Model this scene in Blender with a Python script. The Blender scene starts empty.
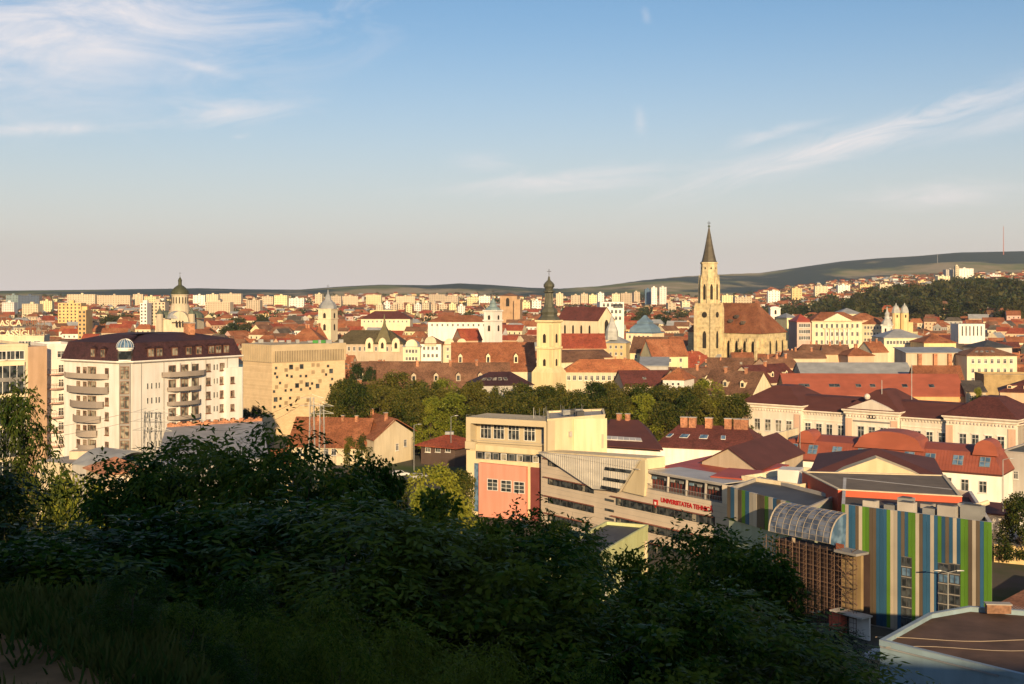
import bpy, math, random
import numpy as np
from mathutils import Vector, Matrix, noise
R = math.radians
random.seed(7)
SC = bpy.context.scene
COL = SC.collection
# ---------------------------------------------------------------- camera
E, F, CX, HY = 45.0, 1250.0, 512.0, 289.0          # eye height, focal length and horizon in photo pixels
cam = bpy.data.cameras.new('camera'); co = bpy.data.objects.new('camera', cam); COL.objects.link(co)
co.location = (0, 0, E); co.rotation_euler = (R(90), 0, 0)
cam.sensor_width = 36; cam.lens = 36*F/1024; cam.shift_y = -53/1024
cam.clip_start = 0.1; cam.clip_end = 40000
SC.camera = co
# ---------------------------------------------------------------- light
SUN_AZ, SUN_EL = 6.0, 15.0                          # degrees right of straight behind the camera, elevation
HAZE = 0.000046
SUN_STRENGTH, SKY_STRENGTH, EXPOSURE = 4.8, 0.069, 0.62
sun = bpy.data.lights.new('sun', 'SUN'); so = bpy.data.objects.new('sun', sun); COL.objects.link(so)
sun.energy = SUN_STRENGTH; sun.angle = R(0.55); sun.color = (1.0, 0.715, 0.385)
sd = Vector((math.sin(R(SUN_AZ))*math.cos(R(SUN_EL)), -math.cos(R(SUN_AZ))*math.cos(R(SUN_EL)), math.sin(R(SUN_EL))))
so.rotation_euler = sd.to_track_quat('Z', 'Y').to_euler(); so.location = (0, -50, 200)
w = bpy.data.worlds.new('World'); SC.world = w; w.use_nodes = True
nt = w.node_tree; N = nt.nodes; L = nt.links
bg = N['Background']; bg.inputs[1].default_value = SKY_STRENGTH
w.cycles.sampling_method = 'MANUAL'; w.cycles.sample_map_resolution = 512
sky = N.new('ShaderNodeTexSky'); sky.sky_type = 'NISHITA'; sky.sun_disc = False
sky.sun_elevation = R(SUN_EL); sky.sun_rotation = R(180-SUN_AZ)
sky.altitude = 350; sky.air_density = 1.0; sky.dust_density = 1.2; sky.ozone_density = 2.4
def nd(t, **k):
    n = N.new(t)
    for a, b in k.items(): setattr(n, a, b)
    return n
tc = nd('ShaderNodeTexCoord'); sx = nd('ShaderNodeSeparateXYZ'); L.new(tc.outputs['Generated'], sx.inputs[0])
def mth(op, a, b=None, c=None, clamp=False):
    n = nd('ShaderNodeMath', operation=op, use_clamp=clamp)
    for i, x in enumerate((a, b, c)):
        if x is None: continue
        if isinstance(x, (int, float)): n.inputs[i].default_value = x
        else: L.new(x, n.inputs[i])
    return n.outputs[0]
X_, Y_, Z_ = sx.outputs
az = mth('ARCTAN2', X_, Y_); el = mth('ARCSINE', Z_)                # azimuth from straight ahead, elevation
# lower sky: evening dust band, fading into the blue above
hz = mth('POWER', mth('SUBTRACT', 1.0, mth('DIVIDE', mth('MAXIMUM', el, 0.0), 0.23, clamp=True), clamp=True), 1.55)
mixh = nd('ShaderNodeMix', data_type='RGBA'); L.new(mth('MULTIPLY', hz, 0.94), mixh.inputs[0])
tint = nd('ShaderNodeMix', data_type='RGBA', blend_type='MULTIPLY'); tint.inputs[0].default_value = 1
L.new(sky.outputs[0], tint.inputs[6]); tint.inputs[7].default_value = (0.94, 1.05, 1.12, 1)
L.new(tint.outputs[2], mixh.inputs[6]); mixh.inputs[7].default_value = (7.9, 7.0, 6.6, 1)
# thin cirrus: noise stretched along the streaks, gathered in banks
def cloud(azc, elc, sa, se, slope, seed, amt, sharp=0.5, sc=(13, 60)):
    da = mth('SUBTRACT', az, azc); de = mth('SUBTRACT', mth('SUBTRACT', el, elc), mth('MULTIPLY', da, slope))
    g = mth('EXPONENT', mth('MULTIPLY', -1.0, mth('ADD', mth('POWER', mth('ABSOLUTE', mth('DIVIDE', da, sa)), 2.0), mth('POWER', mth('ABSOLUTE', mth('DIVIDE', de, se)), 2.0))))
    cb = nd('ShaderNodeCombineXYZ'); L.new(mth('MULTIPLY', da, sc[0]), cb.inputs[0]); L.new(mth('MULTIPLY', de, sc[1]), cb.inputs[1]); cb.inputs[2].default_value = seed
    ns = nd('ShaderNodeTexNoise'); ns.inputs['Scale'].default_value = 1.0; ns.inputs['Detail'].default_value = 10; ns.inputs['Roughness'].default_value = .66; ns.inputs['Distortion'].default_value = 1.1
    L.new(cb.outputs[0], ns.inputs['Vector'])
    v = mth('ADD', mth('MULTIPLY', g, .85), mth('MULTIPLY', mth('SUBTRACT', ns.outputs[0], .5), 2.3))
    v = mth('MULTIPLY', mth('SUBTRACT', v, sharp, clamp=True), amt, clamp=True)
    return mth('MULTIPLY', v, g, clamp=True)
def A(px): return math.atan((px-CX)/F)
def EL(px, py): return math.asin((HY-py)/math.sqrt(F*F+(px-CX)**2+(HY-py)**2))
banks = [cloud(A(110), EL(110, 18), .20, .060, .10, 1.3, 1.0, .16, (9, 28)), cloud(A(20), EL(20, 60), .13, .055, .05, 8.3, .55, .2, (9, 26)),
         cloud(A(232), EL(232, 112), .065, .012, .10, 3.1, .9, .22), cloud(A(60), EL(60, 129), .09, .006, .06, 4.4, .7, .2),
         cloud(A(570), EL(570, 180), .13, .011, .06, 5.2, .9, .2), cloud(A(870), EL(870, 136), .17, .014, .27, 6.6, 1.15, .18),
         cloud(A(770), EL(770, 134), .045, .007, .22, 7.7, .7, .2), cloud(A(935), EL(935, 196), .075, .013, .04, 9.1, .75, .2),
         cloud(A(1010), EL(1010, 118), .08, .012, .2, 2.1, .6, .2), cloud(A(205), EL(205, 68), .03, .005, -.2, 2.9, .6, .2),
         cloud(A(646), EL(646, 15), .006, .008, -.3, 2.5, .6, .2), cloud(A(640), EL(640, 120), .006, .012, -.3, 4.5, .5, .2),
         cloud(A(485), EL(485, 162), .03, .008, 0, 5.5, .5, .2), cloud(A(240), EL(240, 136), .012, .003, .1, 1.5, .6, .2)]
cv = banks[0]
for b in banks[1:]: cv = mth('ADD', cv, b, clamp=True)
mixc = nd('ShaderNodeMix', data_type='RGBA'); L.new(mth('MULTIPLY', cv, .85), mixc.inputs[0])
L.new(mixh.outputs[2], mixc.inputs[6]); mixc.inputs[7].default_value = (9.0, 8.3, 8.2, 1)
L.new(mixc.outputs[2], bg.inputs[0])
SC.view_settings.view_transform = 'Standard'; SC.view_settings.look = 'None'
SC.view_settings.exposure = EXPOSURE; SC.view_settings.gamma = 1; SC.view_settings.use_curve_mapping = False
SC.cycles.max_bounces = 5; SC.cycles.diffuse_bounces = 3; SC.cycles.glossy_bounces = 2; SC.cycles.transmission_bounces = 3
SC.cycles.volume_bounces = 0; SC.cycles.transparent_max_bounces = 6
# ---------------------------------------------------------------- materials
MATS = {}
def mat(key, col, rough=.85, kind='plain', col2=None, scale=1.0, amt=.25, metal=0.0, bump=0.0):
    if key in MATS: return MATS[key]
    m = bpy.data.materials.new(key); m.use_nodes = True; MATS[key] = m
    n = m.node_tree.nodes; l = m.node_tree.links; p = n['Principled BSDF']
    p.inputs['Roughness'].default_value = rough; p.inputs['Metallic'].default_value = metal
    p.inputs['Specular IOR Level'].default_value = .3 if kind != 'glass' else .6
    def new(t, **k):
        q = n.new(t)
        for a, b in k.items(): setattr(q, a, b)
        return q
    g = new('ShaderNodeNewGeometry'); mp = new('ShaderNodeMapping'); l.new(g.outputs['Position'], mp.inputs[0])
    def noi(s, det=4, vs=(1, 1, 1)):
        q = new('ShaderNodeTexNoise'); q.inputs['Scale'].default_value = s; q.inputs['Detail'].default_value = det
        mq = new('ShaderNodeMapping'); mq.inputs['Scale'].default_value = vs; l.new(g.outputs['Position'], mq.inputs[0]); l.new(mq.outputs[0], q.inputs['Vector'])
        return q.outputs[0]
    def ramp(x, stops):
        q = new('ShaderNodeValToRGB'); e = q.color_ramp.elements
        e[0].position, e[0].color = stops[0][0], (*stops[0][1], 1)
        e[1].position, e[1].color = stops[-1][0], (*stops[-1][1], 1)
        for s in stops[1:-1]:
            z = e.new(s[0]); z.color = (*s[1], 1)
        l.new(x, q.inputs[0]); return q.outputs[0]
    def mix(f, a, b, mode='MIX'):
        q = new('ShaderNodeMix', data_type='RGBA', blend_type=mode)
        for i, x in ((0, f), (6, a), (7, b)):
            if isinstance(x, (int, float)): q.inputs[i].default_value = x
            elif isinstance(x, tuple): q.inputs[i].default_value = (*x, 1)
            else: l.new(x, q.inputs[i])
        return q.outputs[2]
    dk = tuple(c*(1-amt) for c in col); lt = tuple(min(.92, c*(1+amt*.6)) for c in col)
    if kind == 'plain':
        c = ramp(noi(.35*scale, 6), [(.3, dk), (.55, col), (.75, lt)])
    elif kind == 'stucco':
        c = ramp(noi(.22*scale, 5), [(.25, dk), (.5, col), (.8, lt)])
        s = ramp(noi(.9, 5, (1, 1, .12)), [(.35, (.80, .77, .72)), (.6, (1, 1, 1))])
        c = mix(.6, c, s, 'MULTIPLY')
    elif kind == 'tile':
        a = ramp(noi(.16, 5), [(.3, dk), (.5, col), (.72, col2 or lt)])
        b = ramp(noi(2.6*scale, 3), [(.3, (.58, .56, .55)), (.66, (1.2, 1.14, 1.06))])
        c = mix(1.0, a, b, 'MULTIPLY')
        d = ramp(noi(.7, 6), [(.50, (1, 1, 1)), (.68, (.60, .62, .58))])
        c = mix(.8, c, d, 'MULTIPLY')
    elif kind == 'metal':
        a = ramp(noi(.3, 5), [(.3, dk), (.6, col), (.8, lt)])
        c = mix(.7, a, ramp(noi(.8, 5, (.25, .25, 1)), [(.4, (.8, .8, .8)), (.6, (1, 1, 1))]), 'MULTIPLY')
    elif kind == 'glass':
        c = ramp(noi(.9, 1), [(.42, col), (.6, col2 or lt)])
    elif kind == 'stone':
        c = ramp(noi(.5, 8), [(.3, dk), (.5, col), (.7, lt)])
        br = new('ShaderNodeTexBrick'); br.inputs['Scale'].default_value = 1.0; br.inputs['Mortar Size'].default_value = .02
        br.inputs['Brick Width'].default_value = 1.2; br.inputs['Row Height'].default_value = .5
        br.inputs['Color1'].default_value = (1, 1, 1, 1); br.inputs['Color2'].default_value = (.88, .86, .84, 1); br.inputs['Mortar'].default_value = (.75, .72, .7, 1)
        cx_ = new('ShaderNodeSeparateXYZ'); l.new(g.outputs['Position'], cx_.inputs[0]); cc = new('ShaderNodeCombineXYZ')
        ad = new('ShaderNodeMath', operation='ADD'); l.new(cx_.outputs[0], ad.inputs[0]); l.new(cx_.outputs[1], ad.inputs[1])
        l.new(ad.outputs[0], cc.inputs[0]); l.new(cx_.outputs[2], cc.inputs[1]); l.new(cc.outputs[0], br.inputs['Vector'])
        c = mix(.8, c, br.outputs[0], 'MULTIPLY')
    if kind in ('stucco', 'tile', 'plain') :
        oi = new('ShaderNodeObjectInfo'); c = mix(1.0, c, ramp(oi.outputs['Random'], [(0, (.78, .78, .80)), (1, (1.12, 1.10, 1.07))]), 'MULTIPLY')
    l.new(c, p.inputs['Base Color'])
    if bump:
        bp = new('ShaderNodeBump'); bp.inputs['Strength'].default_value = bump; bp.inputs['Distance'].default_value = .1
        l.new(noi(6*scale, 4), bp.inputs['Height']); l.new(bp.outputs[0], p.inputs['Normal'])
    return m
def leafmat(key, c1, c2, c3, trans=.35, sc=.6):
    m = bpy.data.materials.new(key); m.use_nodes = True; MATS[key] = m
    n = m.node_tree.nodes; l = m.node_tree.links; n.remove(n['Principled BSDF']); out = n['Material Output']
    g = n.new('ShaderNodeNewGeometry'); q = n.new('ShaderNodeTexNoise'); q.inputs['Scale'].default_value = sc; q.inputs['Detail'].default_value = 3
    l.new(g.outputs['Position'], q.inputs['Vector'])
    oi = n.new('ShaderNodeObjectInfo')
    ad = n.new('ShaderNodeMath'); ad.operation = 'MULTIPLY_ADD'; l.new(g.outputs['Random Per Island'], ad.inputs[0]); ad.inputs[1].default_value = .45; l.new(q.outputs[0], ad.inputs[2])
    a2 = n.new('ShaderNodeMath'); a2.operation = 'MULTIPLY_ADD'; l.new(oi.outputs['Random'], a2.inputs[0]); a2.inputs[1].default_value = .35; l.new(ad.outputs[0], a2.inputs[2])
    r = n.new('ShaderNodeValToRGB'); e = r.color_ramp.elements
    e[0].position = .5; e[0].color = (*c1, 1); e[1].position = 1.15 if False else 1.0; e[1].color = (*c3, 1); z = e.new(.78); z.color = (*c2, 1)
    l.new(a2.outputs[0], r.inputs[0])
    d = n.new('ShaderNodeBsdfPrincipled'); d.inputs['Roughness'].default_value = .42; d.inputs['Specular IOR Level'].default_value = .07
    t = n.new('ShaderNodeBsdfTranslucent'); mx = n.new('ShaderNodeMixShader'); mx.inputs[0].default_value = trans
    l.new(r.outputs[0], d.inputs['Base Color']); l.new(r.outputs[0], t.inputs[0]); l.new(d.outputs[0], mx.inputs[1]); l.new(t.outputs[0], mx.inputs[2]); l.new(mx.outputs[0], out.inputs[0])
    return m
WHITE = mat('white_paint', (.78, .75, .70), .8, 'stucco', amt=.08)
CREAM = mat('cream_stucco', (.70, .60, .42), .85, 'stucco', amt=.14)
YELL = mat('yellow_stucco', (.68, .52, .27), .85, 'stucco', amt=.14)
PALEY = mat('pale_yellow_stucco', (.72, .64, .38), .85, 'stucco', amt=.12)
PEACH = mat('peach_stucco', (.66, .45, .30), .85, 'stucco', amt=.14)
ORAN = mat('orange_stucco', (.62, .34, .16), .85, 'stucco', amt=.14)
PINKW = mat('pink_stucco', (.64, .42, .36), .85, 'stucco', amt=.12)
GREYW = mat('grey_stucco', (.45, .43, .40), .85, 'stucco', amt=.18)
BEIGE = mat('beige_stucco', (.55, .45, .33), .85, 'stucco', amt=.15)
SALMON = mat('salmon_render', (.58, .25, .19), .8, 'stucco', amt=.06)
ORANGER = mat('orange_red_render', (.62, .12, .06), .8, 'plain', amt=.08)
RUST = mat('rust_tile', (.29, .11, .055), .9, 'tile', (.38, .17, .09), amt=.28)
BROWN = mat('brown_tile', (.19, .10, .064), .9, 'tile', (.27, .15, .095), amt=.3)
REDT = mat('red_tile', (.30, .070, .040), .85, 'tile', (.38, .11, .055), amt=.22)
ORT = mat('orange_tile', (.38, .14, .065), .85, 'tile', (.46, .20, .09), amt=.2)
MAROON = mat('maroon_metal', (.105, .036, .030), .8, 'metal', amt=.15)
MAROONT = mat('maroon_tile', (.12, .038, .033), .8, 'tile', amt=.2)
REDM = mat('red_metal', (.38, .075, .045), .55, 'metal', amt=.14)
ORM = mat('orange_metal', (.34, .095, .055), .6, 'metal', amt=.14)
GREYM = mat('grey_metal', (.30, .31, .32), .5, 'metal', amt=.2)
DARKM = mat('dark_sheet', (.07, .07, .072), .6, 'metal', amt=.3)
DKTILE = mat('dark_tile', (.10, .085, .075), .85, 'tile', (.14, .12, .10), amt=.25)
PLUM = mat('plum_tile', (.045, .020, .026), .75, 'tile', (.06, .027, .032), amt=.2)
VERDI = mat('verdigris', (.10, .12, .09), .6, 'metal', amt=.3)
TEAL = mat('teal_copper', (.20, .27, .28), .6, 'metal', amt=.2)
BLUEM = mat('blue_metal', (.15, .23, .31), .5, 'metal', amt=.2)
CONC = mat('concrete', (.42, .39, .35), .9, 'plain', amt=.2)
CLAD = mat('beige_cladding', (.70, .59, .45), .7, 'plain', amt=.1)
BRICK = mat('brick', (.46, .22, .13), .9, 'tile', amt=.25)
STONE = mat('church_stone', (.56, .46, .27), .9, 'stone', amt=.3)
GLASS = mat('window_glass', (.018, .022, .026), .12, 'glass', (.07, .08, .085))
GLASSW = mat('curtained_glass', (.05, .05, .045), .2, 'glass', (.30, .27, .21))
GLASSB = mat('blue_glass', (.05, .10, .17), .08, 'glass', (.12, .20, .30))
FRAMEW = mat('white_frame', (.72, .70, .66), .6)
FRAMEB = mat('brown_frame', (.20, .09, .05), .6)
FRAMEG = mat('grey_frame', (.24, .23, .22), .6)
STEEL = mat('steel', (.34, .34, .33), .45, 'metal', amt=.2, metal=.3)
BARK = mat('bark', (.10, .075, .055), .95, 'plain', amt=.35)
ASPH = mat('asphalt', (.055, .055, .058), .9, 'plain', amt=.25)
# ---------------------------------------------------------------- mesh helpers
ORG = {}
def zpy(py, Y): return E-(py-HY)/F*Y
def xpx(px, Y): return (px-CX)/F*Y
def P2(px, Y): return (xpx(px, Y), Y)
class MB:
    def __init__(s): s.v, s.f, s.m, s.mats = [], [], [], []
    def mi(s, m):
        if m not in s.mats: s.mats.append(m)
        return s.mats.index(m)
    def face(s, pts, m):
        b = len(s.v); s.v.extend(tuple(p) for p in pts); s.f.append(tuple(range(b, b+len(pts)))); s.m.append(s.mi(m))
    def loft(s, rings, m, cap0=True, cap1=True, capm=None):
        n = len(rings[0]); b = len(s.v); k = s.mi(m)
        for r in rings: s.v.extend(tuple(p) for p in r)
        for i in range(len(rings)-1):
            for j in range(n):
                a, c = b+i*n+j, b+i*n+(j+1) % n
                s.f.append((a, c, c+n, a+n)); s.m.append(k)
        if cap0: s.f.append(tuple(b+j for j in range(n))[::-1]); s.m.append(k)
        if cap1: s.f.append(tuple(b+(len(rings)-1)*n+j for j in range(n))); s.m.append(s.mi(capm or m))
    def prism(s, poly, z0, z1, m, top=None): s.loft([[(x, y, z0) for x, y in poly], [(x, y, z1) for x, y in poly]], m, capm=top)
    def box(s, c, size, m, rz=0.0):
        cx, cy, cz = c; hx, hy, hz = size[0]/2, size[1]/2, size[2]/2; ca, sa = math.cos(rz), math.sin(rz)
        s.prism([(cx+ca*x-sa*y, cy+sa*x+ca*y) for x, y in ((-hx, -hy), (hx, -hy), (hx, hy), (-hx, hy))], cz-hz, cz+hz, m)
    def beam(s, p, q, r, m, n=5, r2=None):
        p, q = Vector(p), Vector(q); d = (q-p)
        if d.length < 1e-6: return
        d.normalize(); a = d.orthogonal().normalized(); b = d.cross(a); r2 = r if r2 is None else r2
        s.loft([[p+(a*math.cos(t)+b*math.sin(t))*r for t in [k*2*math.pi/n for k in range(n)]],
                [q+(a*math.cos(t)+b*math.sin(t))*r2 for t in [k*2*math.pi/n for k in range(n)]]], m)
    def ext(s, fc, pts, o0, o1, m):                  # polygon (u, z) on a wall face, from o0 to o1 metres in front of it
        ar = sum(pts[i][0]*pts[(i+1) % len(pts)][1]-pts[(i+1) % len(pts)][0]*pts[i][1] for i in range(len(pts)))
        if ar < 0: pts = pts[::-1]
        s.loft([[fc.at(u, z, o0) for u, z in pts], [fc.at(u, z, o1) for u, z in pts]], m)
    def rect(s, fc, u0, u1, z0, z1, o0, o1, m): s.ext(fc, [(u0, z0), (u1, z0), (u1, z1), (u0, z1)], o0, o1, m)
    def build(s, name, parent=None, smooth=False):
        me = bpy.data.meshes.new(name); o = ORG[parent.name] if parent else Vector((0, 0, 0))
        if not s.v: raise ValueError(name)
        vv = np.array([tuple(p) for p in s.v], dtype=float)-np.array(o)
        me.from_pydata(vv.tolist(), [], s.f)
        for m in s.mats: me.materials.append(m)
        me.polygons.foreach_set('material_index', s.m)
        if smooth: me.polygons.foreach_set('use_smooth', [True]*len(s.f))
        me.update()
        ob = bpy.data.objects.new(name, me); COL.objects.link(ob)
        if parent: ob.parent = parent
        ORG[ob.name] = o
        return ob
def tag(o, label=None, cat=None, group=None, kind=None):
    if label: o['label'] = label
    if cat: o['category'] = cat
    if group: o['group'] = group
    if kind: o['kind'] = kind
    return o
def root(name, label, cat, loc, group=None):
    o = bpy.data.objects.new(name, None); COL.objects.link(o); o.location = loc; o.empty_display_size = .5
    ORG[o.name] = Vector(loc); return tag(o, label, cat, group)
class Face:
    def __init__(s, a, b):
        s.a = Vector((a[0], a[1])); d = Vector((b[0], b[1]))-s.a; s.L = d.length; s.d = d/s.L; s.n = Vector((s.d.y, -s.d.x))
    def at(s, u, z, o=0.0):
        p = s.a+s.d*u+s.n*o; return Vector((p.x, p.y, z))
    def px(s, px, py):
        k = (px-CX)/F; u = (k*s.a.y-s.a.x)/(s.d.x-k*s.d.y); return (u, zpy(py, s.a.y+u*s.d.y))
def inset(poly, d):
    n = len(poly); out = []
    for i in range(n):
        p0, p1, p2 = Vector(poly[i-1]), Vector(poly[i]), Vector(poly[(i+1) % n])
        d1 = (p1-p0).normalized(); d2 = (p2-p1).normalized(); n1 = Vector((-d1.y, d1.x)); n2 = Vector((-d2.y, d2.x))
        b = n1+n2; k = d/max(.2, (1+n1.dot(n2)))
        out.append((p1.x+b.x*k, p1.y+b.y*k))
    return out
def ngon(cx, cy, r, n=8, rot=0.0): return [(cx+r*math.cos(rot+i*2*math.pi/n), cy+r*math.sin(rot+i*2*math.pi/n)) for i in range(n)]
def R3(poly, z): return [(x, y, z) for x, y in poly]
def Q(a, b, depth):                                  # footprint from two front corners (photo column, distance)
    p, q = Vector(P2(*a)), Vector(P2(*b)); d = (q-p).normalized(); n = Vector((-d.y, d.x))*depth
    return [tuple(p), tuple(q), tuple(q+n), tuple(p+n)]
def Q2(pl, pr, Y, ang, depth):
    k = (pr-CX)/F; x0, y0 = P2(pl, Y); dx, dy = math.cos(R(ang)), math.sin(R(ang))
    u = (k*y0-x0)/(dx-k*dy); n = Vector((-dy, dx))*depth; p = Vector((x0, y0)); q = p+Vector((dx, dy))*u
    return [tuple(p), tuple(q), tuple(q+n), tuple(p+n)]
def lerp(a, b, t): return a+(b-a)*t
def vl(a, b, t): return tuple(lerp(x, y, t) for x, y in zip(a, b))
WM = {}
def winmesh(w, h, nc=2, nr=2, frame=None, glass=None, sill=True, arch=False):
    frame = frame or FRAMEW; glass = glass or GLASS
    key = (round(w, 2), round(h, 2), nc, nr, frame.name, glass.name, sill, arch)
    if key in WM: return WM[key]
    m = MB(); t = min(.10, w*.09)
    def bx(x0, x1, z0, z1, y0, y1, mt): m.loft([[(x0, y0, z0), (x1, y0, z0), (x1, y1, z0), (x0, y1, z0)], [(x0, y0, z1), (x1, y0, z1), (x1, y1, z1), (x0, y1, z1)]], mt)
    bx(-w/2, w/2, -h/2, h/2, -.03, .02, glass)
    bx(-w/2, -w/2+t, -h/2, h/2, -.09, .0, frame); bx(w/2-t, w/2, -h/2, h/2, -.09, .0, frame)
    bx(-w/2+t, w/2-t, -h/2, -h/2+t, -.088, .0, frame); bx(-w/2+t, w/2-t, h/2-t, h/2, -.088, .0, frame)
    for i in range(1, nc):
        x = -w/2+w*i/nc; bx(x-t*.4, x+t*.4, -h/2+t, h/2-t, -.075, .0, frame)
    for i in range(1, nr):
        z = -h/2+h*i/nr if nr != 2 else h*.18; bx(-w/2+t, w/2-t, z-t*.4, z+t*.4, -.065, .0, frame)
    if sill: bx(-w/2-.12, w/2+.12, -h/2-.12, -h/2-.002, -.24, .0, WHITE if frame is FRAMEW else frame)
    if arch:
        bx(-w/2-.12, w/2+.12, h/2+.003, h/2+.2, -.2, 0, WHITE)
    o = MB.build(m, 'window'); me = o.data; bpy.data.objects.remove(o); WM[key] = me; return me
def addwin(me, fc, u, z, parent, out=.0, name='window'):
    p = fc.at(u, z, out); o = bpy.data.objects.new(name, me); COL.objects.link(o); o.parent = parent
    mt = Matrix(((fc.d.x, -fc.n.x, 0, 0), (fc.d.y, -fc.n.y, 0, 0), (0, 0, 1, 0), (0, 0, 0, 1)))
    o.matrix_local = Matrix.Translation(p-ORG[parent.name]) @ mt; ORG[o.name] = ORG[parent.name]; return o
FOOT = []                                            # footprints already built on
def reserve(poly, pad=2.0):
    c = (sum(p[0] for p in poly)/len(poly), sum(p[1] for p in poly)/len(poly)); FOOT.append((inset(poly, -pad) if pad else poly, c, max(math.dist(c, p) for p in poly)+pad))
def inside(poly, x, y):
    s = 0
    for i in range(len(poly)):
        (x0, y0), (x1, y1) = poly[i], poly[(i+1) % len(poly)]
        if (x1-x0)*(y-y0)-(y1-y0)*(x-x0) < 0: return False
    return True
class Bld:
    def __init__(s, name, label, cat, poly, z0=0.0, group=None):
        s.poly = poly; c = (sum(p[0] for p in poly)/len(poly), sum(p[1] for p in poly)/len(poly)); s.c = c; s.z0 = z0
        s.r = root(name, label, cat, (c[0], c[1], z0), group); reserve(poly)
        s.fs = [Face(poly[i], poly[(i+1) % len(poly)]) for i in range(len(poly))]
        s.wm = MB()
    def walls(s, z1, m, z0=None, top=None, poly=None):
        s.wm.prism(poly or s.poly, s.z0 if z0 is None else z0, z1, m, top); s.z1 = z1; return s
    def endw(s, name='wall'): s.w = s.wm.build(name, s.r); return s
    def parapet(s, z, h, m, t=.35, poly=None, name=None):
        poly = poly or s.poly; a = inset(poly, -.06); b = inset(poly, t); mb = s.wm if name is None else MB()
        mb.loft([R3(a, z+.003), R3(a, z+h), R3(b, z+h), R3(b, z+.003)], m, False, False)
        if name: return mb.build(name, s.r)
    def cornice(s, z, h, o, m, name='cornice', poly=None):
        poly = poly or s.poly; mb = MB(); a = inset(poly, .05); b = inset(poly, -o)
        mb.loft([R3(a, z), R3(inset(poly, -o*.5), z), R3(b, z+h*.5), R3(b, z+h), R3(a, z+h)], m, False, False); return mb.build(name, s.r)
    def roof(s, kind, ze, zr, m, o=.45, wallm=None, axis=0, poly=None, t=.22, hipin=None, cover=False):
        poly = poly or s.poly; a, b, c, d = poly if axis == 0 else (poly[1], poly[2], poly[3], poly[0])
        mb = MB()
        if kind == 'hip':
            e = inset([a, b, c, d], -o); W_ = math.dist(a, d); Ln = math.dist(a, b); f = min(.49, (hipin if hipin is not None else W_*.5)/Ln)
            r0 = vl(vl(e[0], e[3], .5), vl(e[1], e[2], .5), f); r1 = vl(vl(e[0], e[3], .5), vl(e[1], e[2], .5), 1-f)
            E0 = R3(e, ze); E1 = R3(e, ze+t); p, q = (*r0, zr), (*r1, zr)
            mb.loft([E0, E1], m, True, False)
            mb.face([E1[0], E1[1], q, p], m); mb.face([E1[1], E1[2], q], m); mb.face([E1[2], E1[3], p, q], m); mb.face([E1[3], E1[0], p], m)
            s.rr = (p, q); s.e = E1
        elif kind == 'gable':
            A_, B_, C_, D_ = map(Vector, (a, b, c, d)); dr = (B_-A_).normalized(); n = (D_-A_).normalized(); W_ = (D_-A_).length; sl = (zr-ze)/(W_/2)
            def prof(pt):
                g = lambda k, z: (pt.x+n.x*k, pt.y+n.y*k, z)
                return [g(-o, ze-o*sl), g(W_/2, zr), g(W_+o, ze-o*sl), g(W_+o, ze-o*sl+t), g(W_/2, zr+t*1.2), g(-o, ze-o*sl+t)]
            P0, P1 = prof(A_-dr*.3), prof(B_+dr*.3)
            mb.loft([P0, P1], m)
            s.rr = ((*vl(a, d, .5), zr+t), (*vl(b, c, .5), zr+t)); s.e = R3([a, b, c, d], ze+t)
            wm = wallm or s.wm.mats[0]
            for u, v in ((a, d), (c, b)):
                mid = vl(u, v, .5); s.wm.face([(*u, ze), (*mid, zr), (*v, ze)], wm)
        elif kind == 'shed':
            e = inset([a, b, c, d], -o); mb.loft([[(*e[0], ze), (*e[1], ze), (*e[2], zr), (*e[3], zr)], [(*e[0], ze+t), (*e[1], ze+t), (*e[2], zr+t), (*e[3], zr+t)]], m)
            s.wm.face([(*a, ze), (*d, zr), (*d, ze)], wallm or s.wm.mats[0]); s.wm.face([(*b, ze), (*c, ze), (*c, zr)], wallm or s.wm.mats[0]); s.wm.face([(*d, ze), (*d, zr), (*c, zr), (*c, ze)], wallm or s.wm.mats[0])
            s.rr = ((*d, zr), (*c, zr)); s.e = R3([a, b, c, d], ze+t)
        s.ro = mb.build('roof', s.r); s.roofaxis = axis; return s
    def slope(s, u, v, out=0.0):                     # a point on the front roof slope: u along, v up (0..1)
        a = Vector(vl(s.e[0], s.e[1], u)); b = Vector(vl(s.rr[0], s.rr[1], u)); return a.lerp(b, v)
    def skylights(s, us, v=.45, w=1.0, h=1.3, m=None, frame=None, name='skylight', par=None):
        for u in us:
            p = s.slope(u, v); up = (s.slope(u, v+.1)-p).normalized(); al = (Vector(s.e[1])-Vector(s.e[0])).normalized(); nn = al.cross(up).normalized()
            if nn.z < 0: nn = -nn
            mb = MB()
            def slab(w_, h_, o0, o1, mt): mb.loft([[p+al*x+up*y+nn*o0 for x, y in ((-w_/2, -h_/2), (w_/2, -h_/2), (w_/2, h_/2), (-w_/2, h_/2))], [p+al*x+up*y+nn*o1 for x, y in ((-w_/2, -h_/2), (w_/2, -h_/2), (w_/2, h_/2), (-w_/2, h_/2))]], mt)
            slab(w+.16, h+.16, -.1, .12, frame or FRAMEG); slab(w, h, .121, .16, m or GLASSW); mb.build(name, par or s.ro)
    def chimneys(s, us, v=.9, w=.8, h=1.6, m=None, ln=None):
        for u in us:
            p = s.slope(u, v); mb = MB(); rz = math.atan2(s.e[1][1]-s.e[0][1], s.e[1][0]-s.e[0][0]); ln_ = ln or w
            mb.box((p.x, p.y, p.z+h/2-.7), (ln_, w, h+1.4), m or BRICK, rz); mb.box((p.x, p.y, p.z+h+.06), (ln_+.2, w+.2, .14), CONC, rz)
            mb.build('chimney', s.ro)
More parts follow.
